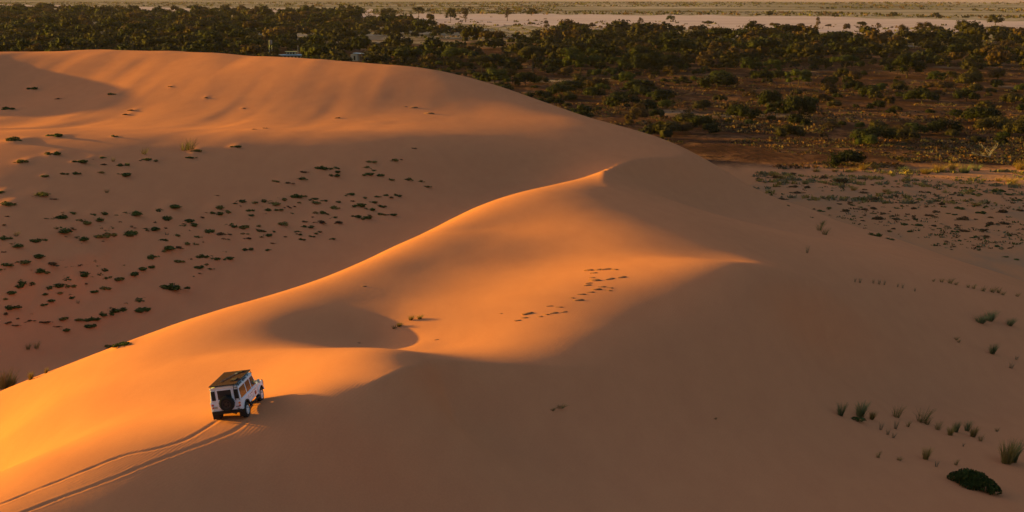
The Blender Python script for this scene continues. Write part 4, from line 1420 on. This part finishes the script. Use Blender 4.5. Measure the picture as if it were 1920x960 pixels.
def tree_parts(shape, seed, n):
    """Crown and trunk meshes of a tree of unit height."""
    rng = np.random.default_rng(seed)
    lobes = []
    if shape == 'umbrella':
        for _ in range(9):
            a, d = rng.uniform(0, 6.28), math.sqrt(rng.uniform(0, 1)) * 0.55
            rr = rng.uniform(0.20, 0.32)
            lobes.append((d * math.cos(a), d * math.sin(a), 0.78 - 0.28 * d * d + rng.uniform(-.08, .06), rr, rr, rr * 0.6))
    elif shape == 'round':
        for q in range(17):
            a, e = q * 2.4 + rng.uniform(-.4, .4), math.asin(rng.uniform(-0.15, 1.0))
            d = 0.52 * math.cos(e) * rng.uniform(0.75, 1.05)
            rr = rng.uniform(0.16, 0.29)
            lobes.append((d * math.cos(a), d * math.sin(a), 0.30 + 0.50 * math.sin(e) * rng.uniform(0.8, 1.05), rr, rr, rr * 0.72))
    elif shape == 'mound':
        for _ in range(9):
            a, d = rng.uniform(0, 6.28), math.sqrt(rng.uniform(0, 1)) * 0.85
            rr = rng.uniform(0.28, 0.42)
            lobes.append((d * math.cos(a), d * math.sin(a), 0.62 - 0.42 * d * d, rr * 1.1, rr * 1.1, rr))
    else:
        for _ in range(8):
            a, d, z = rng.uniform(0, 6.28), rng.uniform(0.02, 0.26), rng.uniform(0.3, 0.95)
            rr = rng.uniform(0.10, 0.2)
            lobes.append((d * math.cos(a), d * math.sin(a), z, rr, rr, rr * 1.3))
    lobes = [l for l in lobes]
    P, N = crown_points(lobes, n, rng, -0.55)
    if shape == 'mound':
        P[:, 2] = np.maximum(P[:, 2], 0.02)
    leaf = {'umbrella': 0.050, 'round': 0.044, 'mound': 0.075, 'thin': 0.04}[shape] * (1100 / n) ** 0.42
    V, F = leaves_at(P, N * 2.6, leaf, rng)
    lob = np.array(lobes)
    tone = np.clip(rng.normal(0.5, 0.13, n) + 0.2 * np.sin(P[:, 0] * 9 + seed) * np.cos(P[:, 1] * 8), 0, 1)
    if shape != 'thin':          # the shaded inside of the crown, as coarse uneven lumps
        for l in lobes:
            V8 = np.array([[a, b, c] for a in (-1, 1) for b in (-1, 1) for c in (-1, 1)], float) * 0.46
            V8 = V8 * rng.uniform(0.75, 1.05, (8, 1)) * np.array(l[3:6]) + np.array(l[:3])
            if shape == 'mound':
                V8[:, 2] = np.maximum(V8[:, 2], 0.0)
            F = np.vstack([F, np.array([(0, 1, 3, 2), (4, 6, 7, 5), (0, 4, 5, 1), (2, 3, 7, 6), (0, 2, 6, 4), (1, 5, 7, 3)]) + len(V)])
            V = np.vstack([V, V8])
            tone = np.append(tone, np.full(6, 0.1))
    bm = bmesh.new()
    top = 0.5 if shape != 'mound' else 0.3
    add_tube(bm, [(0, 0, -0.04), (0.015, 0, top * 0.5), (-0.01, 0.01, top)], 0.032, 6, 0.02)
    for l in lob[:6]:
        add_tube(bm, [(0, 0, top * rng.uniform(0.5, 0.95)), (l[0] * 0.5, l[1] * 0.5, (top + l[2]) / 2), (l[0], l[1], l[2])], 0.014, 4, 0.005)
    me = bpy.data.meshes.new('trunk')
    bm.to_mesh(me)
    bm.free()
    me.materials.append(BARK)
    return V, F, tone, me


PROTO = {}
for i, shape in enumerate(('umbrella', 'round', 'mound', 'thin')):
    PROTO[shape] = [tree_parts(shape, 100 + 10 * i + s, {'thin': 420, 'mound': 1200}.get(shape, 1700)) for s in range(4)]
CROWN = {}


def crown_mesh(shape, v, kind):
    if (shape, v, kind) not in CROWN:
        V, F, T, _ = PROTO[shape][v]
        CROWN[(shape, v, kind)] = mesh_arrays('crown', V, F, T, TREEMAT[kind])
    return CROWN[(shape, v, kind)]


TREENAME = {'umbrella': 'acacia_tree', 'round': 'round_tree', 'mound': 'thicket_bush', 'thin': 'slender_tree'}
TREEWORD = {'umbrella': 'flat-topped tree', 'round': 'round-crowned tree', 'mound': 'dense bushy mound', 'thin': 'slender upright tree'}
TREECOL = {'green': 'dark green', 'olive': 'olive', 'rust': 'rust-brown', 'fresh': 'bright green'}
tree_rows = []
taken = []


def add_tree(x, y, h, wfac, shape, kind, px, py, where, label=None):
    t = thing(TREENAME[shape], label or '', 'bush' if shape == 'mound' else 'tree', (x, y, ground_z(x, y) - 0.1 + (float(noise2(np.array(x / 45), np.array(y / 60), 31)) * 0.8 - 0.4 if 330 < y < 1000 else 0)), float(RNG.uniform(0, 6.28)),
              'trees and thickets of the river forest')
    t.scale = (h * wfac, h * wfac, h)
    v = int(RNG.integers(4))
    for nm, me in (('trunk', PROTO[shape][v][3]), ('crown', crown_mesh(shape, v, kind))):
        o = bpy.data.objects.new(nm, me)
        COL.objects.link(o)
        o.parent = t
    taken.append((x, y, h * wfac * 0.5))
    if label is None:
        tree_rows.append(dict(obj=t, px=px, key=(TREECOL[kind], TREEWORD[shape], where)))
    return t


# trees that stand out, by the pixel at their foot, width and height in photograph pixels
NAMED = [(928, 158, 68, 36, 'round', 'fresh'), (985, 160, 50, 22, 'mound', 'green'), (1070, 172, 86, 28, 'round', 'green'), (1120, 166, 50, 20, 'mound', 'rust'), (1195, 172, 80, 30, 'round', 'green'), (1165, 195, 60, 20, 'mound', 'green'),
         (1497, 162, 62, 40, 'round', 'fresh'), (1448, 138, 44, 34, 'round', 'fresh'), (1430, 152, 40, 18, 'mound', 'green'), (1700, 146, 88, 52, 'round', 'green'), (1662, 122, 40, 20, 'round', 'olive'), (1445, 204, 50, 30, 'mound', 'green'),
         (1500, 218, 74, 34, 'mound', 'green'), (1636, 184, 52, 22, 'mound', 'green'), (1690, 172, 40, 18, 'mound', 'olive'), (1728, 190, 58, 20, 'mound', 'green'), (1812, 188, 46, 20, 'mound', 'green'), (1900, 195, 44, 18, 'mound', 'olive'),
         (1345, 165, 80, 24, 'mound', 'green'), (1350, 152, 46, 16, 'mound', 'fresh'), (1330, 248, 40, 16, 'mound', 'green'), (1235, 246, 50, 18, 'mound', 'green'), (1290, 232, 60, 20, 'mound', 'olive'), (1395, 222, 70, 24, 'mound', 'green'),
         (1560, 238, 40, 18, 'thin', 'rust'), (1478, 256, 54, 22, 'mound', 'olive'), (1640, 268, 84, 26, 'mound', 'green'), (1700, 262, 44, 20, 'mound', 'olive'), (1770, 246, 60, 24, 'mound', 'green'), (1840, 230, 80, 26, 'mound', 'green'),
         (1880, 240, 60, 22, 'mound', 'olive'), (1912, 252, 50, 30, 'mound', 'olive'), (1588, 312, 72, 25, 'mound', 'green'), (805, 136, 36, 26, 'round', 'rust'), (760, 130, 30, 8, 'mound', 'fresh'), (745, 128, 26, 9, 'mound', 'fresh'),
         (1195, 218, 40, 24, 'thin', 'rust'), (1410, 190, 40, 22, 'thin', 'rust'), (1010, 182, 50, 14, 'mound', 'green'), (1240, 188, 60, 18, 'mound', 'green'), (1275, 160, 50, 22, 'round', 'olive'), (1580, 148, 40, 26, 'round', 'olive'),
         (1820, 160, 60, 22, 'mound', 'olive'), (1780, 150, 36, 22, 'round', 'olive'), (1870, 150, 44, 18, 'mound', 'rust'), (1540, 190, 40, 14, 'mound', 'rust'), (1760, 165, 60, 14, 'mound', 'rust'),
         (515, 108, 26, 26, 'thin', 'fresh'), (305, 92, 20, 22, 'round', 'fresh'), (440, 98, 30, 22, 'round', 'olive'),
         # along the river bed
         (728, 36, 40, 26, 'round', 'olive'), (785, 34, 36, 22, 'umbrella', 'olive'), (806, 40, 26, 14, 'mound', 'rust'), (845, 40, 26, 28, 'round', 'olive'), (873, 42, 22, 28, 'thin', 'rust'), (951, 40, 16, 22, 'thin', 'rust'), (997, 30, 26, 16, 'round', 'olive'),
         (1024, 56, 16, 18, 'thin', 'rust'), (1258, 40, 22, 14, 'round', 'fresh'), (1325, 54, 26, 16, 'umbrella', 'olive'), (1412, 58, 24, 13, 'umbrella', 'rust'), (1452, 57, 24, 15, 'umbrella', 'rust'), (1500, 58, 30, 14, 'mound', 'rust'), (1533, 52, 12, 20, 'thin', 'rust'),
         (1553, 55, 16, 10, 'umbrella', 'rust'), (1588, 58, 18, 14, 'mound', 'rust'), (1615, 60, 26, 20, 'umbrella', 'olive'), (1646, 57, 12, 14, 'thin', 'rust'), (1692, 62, 24, 16, 'mound', 'rust'), (1735, 60, 46, 20, 'round', 'rust'), (1805, 62, 36, 26, 'round', 'olive'),
         (1838, 64, 26, 16, 'mound', 'rust'), (1866, 48, 36, 24, 'round', 'olive'), (1895, 66, 26, 14, 'mound', 'rust'), (1442, 32, 18, 13, 'round', 'olive'), (1565, 34, 16, 12, 'round', 'olive'), (1755, 36, 22, 14, 'round', 'olive'), (1675, 32, 18, 12, 'round', 'olive'),
         (1110, 52, 14, 10, 'mound', 'rust'), (1185, 54, 12, 10, 'thin', 'rust'), (1200, 53, 14, 18, 'thin', 'rust'), (1160, 53, 12, 7, 'mound', 'rust')]


def where_of(px, py):
    if py < 72:
        return 'by the dry river bed, ' + ('left stretch' if px < 1000 else 'middle stretch' if px < 1500 else 'right stretch')
    if px < 760:
        return ('just behind the back dune' if py > 96 else 'deeper behind the back dune') + (', far left' if px < 180 else ', left' if px < 360 else ', middle' if px < 560 else ', right')
    if py > 215:
        return 'on scrub nearest the flat' + (', left' if px < 1450 else ', middle' if px < 1700 else ', right')
    if py > 142:
        return 'on the open scrub' + (', left' if px < 1150 else ', middle left' if px < 1350 else ', middle right' if px < 1600 else ', right' if px < 1760 else ', far right')
    if py > 112:
        return 'along the forest edge' + (', left' if px < 1000 else ', middle left' if px < 1250 else ', middle right' if px < 1550 else ', right')
    return 'in the forest belt' + (', left' if px < 1000 else ', middle left' if px < 1250 else ', middle right' if px < 1550 else ', right')


for px, py, w, h, shape, kind in NAMED:
    if py > 110 and shape == 'mound':
        w, h = w * 1.2, h * 1.25
    x, y = plain_point(px, py)
    s = math.hypot(x, y) / FPX
    base_w = {'umbrella': 1.65, 'round': 1.5, 'mound': 2.2, 'thin': 0.75}[shape]
    H = h * s * {'umbrella': 1.0, 'round': 0.98, 'mound': 1.05, 'thin': 0.95}[shape]
    add_tree(x, y, H, (w * s / H) / base_w, shape, kind, px, py, where_of(px, py))

# the rest of the forest: spread over the ground, the nearest ones as things, the far ones as one mass
cand = []


def free(x, y, r):
    for a, b, c in cand_near(x, y):
        if (a - x) ** 2 + (b - y) ** 2 < (0.76 * (r + c)) ** 2:
            return False
    return True


GRIDC = {}


def cand_near(x, y):
    i, j = int(x // 30), int(y // 30)
    for a in (i - 1, i, i + 1):
        for b in (j - 1, j, j + 1):
            yield from GRIDC.get((a, b), ())


def put(x, y, r):
    GRIDC.setdefault((int(x // 30), int(y // 30)), []).append((x, y, r))


for t in taken:
    put(*t)


def forest_density(px, py):
    """How closely trees stand at this pixel of the plain, 0 to 1."""
    if px < 660:
        edge = 22 + px * 0.012
        return 1.0 if py > edge + 6 else (0.5 if py > edge else 0.0)
    lo = np.interp(px, [660, 760, 900, 1100, 1300, 1500, 1700, 1920], [40, 56, 66, 68, 74, 78, 80, 78])
    hi = np.interp(px, [660, 800, 950, 1100, 1250, 1400, 1550, 1700, 1920], [130, 135, 128, 132, 132, 128, 118, 120, 116])
    if py < lo - 6:
        return 0.0
    if py < lo + 4:
        return 0.35
    if py < hi:
        return 1.0
    if py < hi + 12:
        return 0.3
    return 0.055 if py < 250 else 0.018


cols = np.arange(-400, 2321, 40)
crest_y = []
for c in cols:
    th_, _t = ray(float(c), 480.0)
    hh = dune_height(RLIST * math.sin(th_), RLIST * math.cos(th_))
    tt = float(((hh - CAM_H) / RLIST).max())
    yy = np.linspace(40, 700, 661)
    crest_y.append(float(yy[np.argmin(np.abs(ray(np.full(661, float(c)), yy)[1] - tt))]))


def CREST(px):
    """Height in the picture below which the plain is hidden by the dune."""
    return np.interp(px, cols, crest_y)


for _ in range(36000):
    px = float(RNG.uniform(-380, 2280))
    py = float(20 + 260 * RNG.random() ** 1.9)
    d = forest_density(px, py)
    if d == 0 or RNG.random() > d:
        continue
    x, y = plain_point(px, py)
    if py > 100 and (518 < px < 582 or 648 < px < 692 or 500 < px < 514):
        continue
    if math.hypot(x, y) < 560 and float(dune_height(x, y)) > -0.5:
        continue
    r0 = math.hypot(x, y)
    if float(noise2(np.array(x / 75), np.array(y / 130), 77)) > (0.42 if px < 700 else 0.3) and py < 112:
        continue
    r = float(3.2 + 9.5 * RNG.random() ** 1.5) * (1.0 if r0 < 1000 else 1.15 if r0 < 1500 else 1.3)
    if py > 140:
        r *= 0.45
    if py - 2 * r * FPX / r0 > CREST(px) or not free(x, y, r):
        continue
    put(x, y, r)
    cand.append((r0, x, y, r, px, py))
cand.sort()
N_SINGLE = 292 - len(NAMED)
# only those whose top clears the dune can be seen: keep the rest in the mass
single, mass = [], []
for c in cand:
    (single if len(single) < N_SINGLE and 0 <= c[4] <= 1920 and on_dune(c[4], c[5] - 6) is None else mass).append(c)
for r0, x, y, r, px, py in single:
    shape = ('mound', 'mound', 'round', 'mound')[int(RNG.integers(4))] if py > 140 else ('umbrella', 'round', 'round', 'umbrella', 'mound', 'round')[int(RNG.integers(6))]
    kind = ('green', 'green', 'olive', 'olive', 'rust', 'green', 'fresh')[int(RNG.integers(7))]
    base_w = {'umbrella': 1.65, 'round': 1.5, 'mound': 2.2, 'thin': 0.75}[shape]
    H = 2 * r * {'umbrella': 0.6, 'round': 0.64, 'mound': 0.46, 'thin': 1.0}[shape]
    add_tree(x, y, H, (2 * r / H) / base_w, shape, kind, px, py, where_of(px, py))
label_all(tree_rows, lambda k, o: f"{k[0]} {k[1]} {k[2]}, {o}".replace(', only', ''))

SMALL = {}
for i, shape in enumerate(('umbrella', 'round', 'mound')):
    SMALL[shape] = [tree_parts(shape, 200 + 10 * i + s, 185) for s in range(3)]
acc = {k: ([], [], []) for k in TREEMAT}
for r0, x, y, r, px, py in mass:
    shape = ('umbrella', 'round', 'round', 'mound')[int(RNG.integers(4))]
    kind = ('green', 'olive', 'rust', 'olive', 'green')[int(RNG.integers(5))]
    V, F, T, _ = SMALL[shape][int(RNG.integers(3))]
    base_w = {'umbrella': 1.65, 'round': 1.5, 'mound': 2.2}[shape]
    H = 2 * r * {'umbrella': 0.6, 'round': 0.64, 'mound': 0.5}[shape]
    a, k = RNG.uniform(0, 6.28), 2 * r / base_w
    W = np.stack([(V[:, 0] * math.cos(a) - V[:, 1] * math.sin(a)) * k + x, (V[:, 0] * math.sin(a) + V[:, 1] * math.cos(a)) * k + y, V[:, 2] * H], 1)
    A = acc[kind]
    A[1].append(F + sum(len(q) for q in A[0][-1:]) * 0 + (A[2][-1][1] if A[2] else 0))
    A[0].append(W)
    A[2].append((np.clip(T * 0.45 + RNG.uniform(-.15, .6), 0, 1), (A[2][-1][1] if A[2] else 0) + len(W)))
for kind, (Vs, Fs, Ts) in acc.items():
    if Vs:
        me = mesh_arrays('far_forest', np.vstack(Vs), np.vstack(Fs), np.concatenate([t[0] for t in Ts]), TREEMAT[kind])
        o = bpy.data.objects.new('far_forest', me)
        COL.objects.link(o)
        o['kind'] = 'stuff'



# ------------------------------------------------------------------ ground scrub: dry grass and low brush between the trees, specks of scrub far off
def scatter(name, n, region, size, height, mats, leaves, seed):
    """Many small clumps, each a handful of upright blades, as one object per material."""
    rng = np.random.default_rng(seed)
    pts = []
    while len(pts) < n:
        q = region(rng)
        if q is not None:
            pts.append(q)
    pts = np.array(pts)
    part = rng.integers(0, len(mats), len(pts))
    for m, mat in enumerate(mats):
        P = pts[part == m]
        k = len(P)
        S = np.repeat(rng.uniform(0.5, 1.5, k) * size, leaves)[:, None]
        C = np.repeat(P, leaves, 0) + rng.normal(0, 0.4, (k * leaves, 3)) * S * [1, 1, 0]
        az = rng.uniform(0, 6.28, k * leaves)
        W = np.stack([np.cos(az), np.sin(az), 0 * az], 1) * S * rng.uniform(0.10, 0.26, (k * leaves, 1))
        L = rng.normal(0, 0.22, (k * leaves, 3)) * S
        L[:, 2] = rng.uniform(0.25, 1.0, k * leaves) * S[:, 0] * height
        V = np.stack([C - W, C + W, C + W * 0.7 + L, C - W * 0.7 + L * 0.9], 1).reshape(-1, 3)
        F = np.arange(len(V)).reshape(-1, 4)
        me = mesh_arrays(name, V, F, rng.uniform(0, 1, len(F)), mat)
        o = bpy.data.objects.new(name, me)
        COL.objects.link(o)
        o['kind'] = 'stuff'


def near_scrub(rng):
    px, py = rng.uniform(860, 2150), 112 + 205 * rng.random() ** 0.8
    x, y = plain_point(px, py)
    if math.hypot(x, y) < 560 and float(dune_height(x, y)) > -0.3:
        return None
    if float(noise2(np.array(x / 26.0), np.array(y / 18.0), 51)) < -0.15:
        return None
    return (x, y, 0.0)


def far_scrub(rng):
    px, py = rng.uniform(-300, 2200), 4.5 + 30 * rng.random() ** 1.4
    x, y = plain_point(px, py)
    if float(noise2(np.array(x / 260.0), np.array(y / 420.0), 52)) < -0.1 and py > 9:
        return None
    top = np.interp(px, [0, 640, 660, 760, 1300, 1500, 1700, 1960], [14, 24, 27, 27, 28, 30, 34, 39])
    return (x, y, 0.0) if py < top else None


def bank_scrub(rng):
    px = rng.uniform(660, 1960)
    lo = np.interp(px, [660, 760, 900, 1100, 1300, 1500, 1700, 1960], [36, 44, 50, 54, 59, 64, 65, 64])
    py = lo + rng.uniform(-1.5, 26)
    return (*plain_point(px, py), 0.0)


def flat_scrub(rng):
    px, py = rng.uniform(1440, 1960), rng.uniform(330, 500)
    if (px - 1500) * 0.32 + 395 < py or py < 330 + (1480 - px) * .8:
        return None
    x, y = plain_point(px, py)
    if float(dune_height(x, y)) > 0 or float(noise2(np.array(x / 9.0), np.array(y / 8.0), 53)) < -0.05:
        return None
    return (x, y, 0.0)


scatter('dry_grass', 8500, near_scrub, 1.0, 0.55, [leaf_material('dull_grass', (0.10, 0.06, 0.03), (0.2, 0.12, 0.06)), leaf_material('dark_brush', (0.022, 0.013, 0.008), (0.06, 0.035, 0.018)), leaf_material('grey_brush', (0.03, 0.026, 0.014), (0.085, 0.065, 0.03)), leaf_material('rust_grass', (0.10, 0.04, 0.016), (0.22, 0.095, 0.038))], 8, 61)
scatter('far_scrub', 4200, far_scrub, 6.0, 0.5, [L_OLIVE, L_BROWN, T_OLIVE], 6, 62)
scatter('bank_scrub', 2200, bank_scrub, 2.6, 0.5, [L_OLIVE, L_PALE, L_BROWN], 6, 63)
def back_grass(rng):
    px, py = rng.uniform(1400, 1960), 322 + 60 * rng.random() ** 1.8
    x, y = plain_point(px, py)
    if float(dune_height(x, y)) > 0 or float(noise2(np.array(x / 7.0), np.array(y / 6.0), 54)) < 0.0:
        return None
    return (x, y, 0.0)


def pan_scrub(rng):
    px = rng.uniform(680, 1960)
    lo = np.interp(px, [660, 760, 900, 1100, 1300, 1500, 1700, 1960], [34, 42, 48, 53, 58, 63, 64, 62])
    py = lo - 16 * rng.random() ** 2
    return (*plain_point(px, py), 0.3)


scatter('golden_grass', 420, back_grass, 0.8, 0.7, [L_YELLOW, L_PALE], 14, 65)
scatter('pan_scrub', 260, pan_scrub, 3.2, 0.6, [L_BROWN, T_OLIVE, L_OLIVE], 10, 66)
scatter('flat_scrub', 420, flat_scrub, 0.5, 0.6, [L_BROWN, L_DARK, L_PALE], 7, 64)
# ------------------------------------------------------------------ far buildings, masts and the dead tree
M_CREAM = flat('cream_wall', (0.52, 0.40, 0.26), 0.85, 0.1)
M_ROOFB = flat('pale_blue_roof', (0.42, 0.48, 0.52), 0.6, 0.2)
M_PINK = flat('faded_tank', (0.26, 0.17, 0.14), 0.7, 0.2)
M_POLE = flat('galvanised_pole', (0.35, 0.34, 0.33), 0.5, 0.3)
M_OPEN = flat('dark_opening', (0.02, 0.018, 0.016), 0.8, 0.1)


def far_base(px, py):
    x, y = plain_point(px, py)
    return (x, y, 0.0), math.hypot(x, y) / FPX      # metres per photograph pixel there


# long low lodge with a raised cream upper room
p, s = far_base(545, 110)
t = thing('lodge_building', 'long low pale-roofed lodge with a cream upper room, half hidden behind the back dune', 'building', p, 0.1)
t.scale = (1, 1, 0.66)
bm = bmesh.new(); add_box(bm, (0, 0, 1.5), (40 * s, 7, 3.0)); link_mesh('wall', bm, M_CREAM, t)
bm = bmesh.new(); add_box(bm, (0, 0, 3.3), (44 * s, 8.4, 0.5)); add_box(bm, (2 * s, 0, 3.7), (33 * s, 5.5, 0.35)); link_mesh('roof', bm, M_ROOFB, t, bevel=0.08)
bm = bmesh.new(); add_box(bm, (1 * s, 0.3, 5.0), (17 * s, 4.6, 2.3)); link_mesh('upper_room', bm, M_CREAM, t)
bm = bmesh.new(); add_box(bm, (1 * s, 0.2, 6.35), (22 * s, 6.0, 0.4)); link_mesh('upper_roof', bm, flat('yellow_thatch', (0.62, 0.46, 0.18), 0.9, 0.05), t, bevel=0.05)
for k in (-5, 0, 5):
    bm = bmesh.new(); add_box(bm, ((1 + k) * s, -2.05, 5.0), (3 * s, 0.12, 1.5)); link_mesh('window', bm, M_OPEN, t)
for k in range(6):
    bm = bmesh.new(); add_box(bm, ((-16 + 6.4 * k) * s, -3.55, 1.6), (3.4 * s, 0.12, 1.6)); link_mesh('window', bm, M_OPEN, t)
# shed
p, s = far_base(668, 114)
t = thing('shed', 'small cream shed with a pale blue lean-to roof among the trees behind the dune', 'shed', p, -0.3)
bm = bmesh.new(); add_box(bm, (-2 * s, 0, 1.9), (13 * s, 3.6, 3.8)); link_mesh('wall', bm, M_CREAM, t)
bm = bmesh.new(); add_box(bm, (5 * s, 0, 4.3), (17 * s, 5.0, 0.25), Matrix.Rotation(0.06, 3, 'Y')); link_mesh('roof', bm, M_ROOFB, t)
bm = bmesh.new(); add_box(bm, (-1 * s, -1.85, 1.7), (3.2 * s, 0.1, 2.4)); link_mesh('door', bm, M_OPEN, t)
for k in (6, 12.5):
    bm = bmesh.new(); add_tube(bm, [(k * s, -2.1, -0.05), (k * s, -2.1, 4.2)], 0.09, 6); link_mesh('post', bm, M_POLE, t)
# tank on a tower
p, s = far_base(508, 108)
t = thing('water_tower', 'faded pinkish water tank on a tall thin tower above the trees', 'water tower', p)
H = 31 * s
bm = bmesh.new()
for a, b in ((-1, -1), (1, -1), (1, 1), (-1, 1)):
    add_tube(bm, [(a * 0.9, b * 0.9, -0.1), (a * 0.7, b * 0.7, H)], 0.09, 5)
for k in range(1, 5):
    for a, b, c, e in ((-1, -1, 1, -1), (1, -1, 1, 1), (1, 1, -1, 1), (-1, 1, -1, -1)):
        add_tube(bm, [(a * 0.8, b * 0.8, H * k / 5), (c * 0.8, e * 0.8, H * k / 5)], 0.05, 4)
link_mesh('tower_frame', bm, M_POLE, t)
bm = bmesh.new(); add_lathe(bm, [(H - 2.6, 0.95), (H + 0.1, 0.98), (H + 0.25, 0.8)], 'Z', 18); link_mesh('tank', bm, M_PINK, t)
for px, py, h, lab in ((559, 108, 21, 'thin metal mast with a small head beside the lodge'), (713, 66, 12, 'thin pale mast standing in the forest right of the lodge')):
    p, s = far_base(px, py)
    t = thing('radio_mast', lab, 'mast', p)
    bm = bmesh.new(); add_tube(bm, [(0, 0, -0.1), (0, 0, h * s)], 0.16, 6, 0.1); link_mesh('pole', bm, M_POLE, t)
    bm = bmesh.new(); add_box(bm, (0, 0, h * s), (0.9, 0.5, 0.7)); link_mesh('head', bm, M_PINK, t)
# bleached dead tree by the flat
p, s = far_base(1857, 299)
t = thing('dead_tree', 'bleached bare dead tree with sprawling branches on the scrub at the right', 'tree', p)
t.scale = (0.9, 0.9, 0.62)
rg = random.Random(4)


def limb(bm, a, d, ln, r, depth):
    pts = [a]
    for _ in range(3):
        d = (d + Vector((rg.uniform(-.35, .35), rg.uniform(-.35, .35), rg.uniform(-.18, .25)))).normalized()
        pts.append(pts[-1] + d * ln / 3)
    add_tube(bm, pts, r, 6 if depth > 1 else 4, r * 0.6)
    if depth:
        for _ in range(3 if depth > 1 else 2):
            q = pts[rg.randrange(1, 4)]
            e = (d + Vector((rg.uniform(-1, 1), rg.uniform(-1, 1), rg.uniform(-.3, .7)))).normalized()
            limb(bm, q, e, ln * rg.uniform(.5, .75), r * 0.55, depth - 1)


bm = bmesh.new()
limb(bm, Vector((0, 0, -0.15)), Vector((-0.25, 0, 1)), 1.3, 0.24, 0)
link_mesh('trunk', bm, DEADWOOD, t)
for d, ln in (((-1, 0.1, 0.45), 3.6), ((-0.7, -0.4, 1.0), 3.8), ((0.35, 0.1, 1.0), 4.0), ((-1, 0.5, 0.2), 2.6), ((-.2, .3, 1), 3.2)):
    bm = bmesh.new()
    limb(bm, Vector((-0.25, 0, 0.9)), Vector(d).normalized(), ln, 0.15, 2)
    link_mesh('branch', bm, DEADWOOD, t)
# ------------------------------------------------------------------ thin evening haze over the whole plain
bm = bmesh.new()
add_box(bm, (0, 28000, 22.0), (90000, 68000, 52.0))
hz = bpy.data.materials.new('haze_air')
hz.use_nodes = True
hz.node_tree.nodes.remove(hz.node_tree.nodes['Principled BSDF'])
pv = hz.node_tree.nodes.new('ShaderNodeVolumePrincipled')
pv.inputs['Color'].default_value = (0.95, 0.76, 0.95, 1)
pv.inputs['Density'].default_value = 0.000013
hz.node_tree.links.new(pv.outputs[0], hz.node_tree.nodes['Material Output'].inputs['Volume'])
haze = link_mesh('haze', bm, hz)
haze['kind'] = 'stuff'
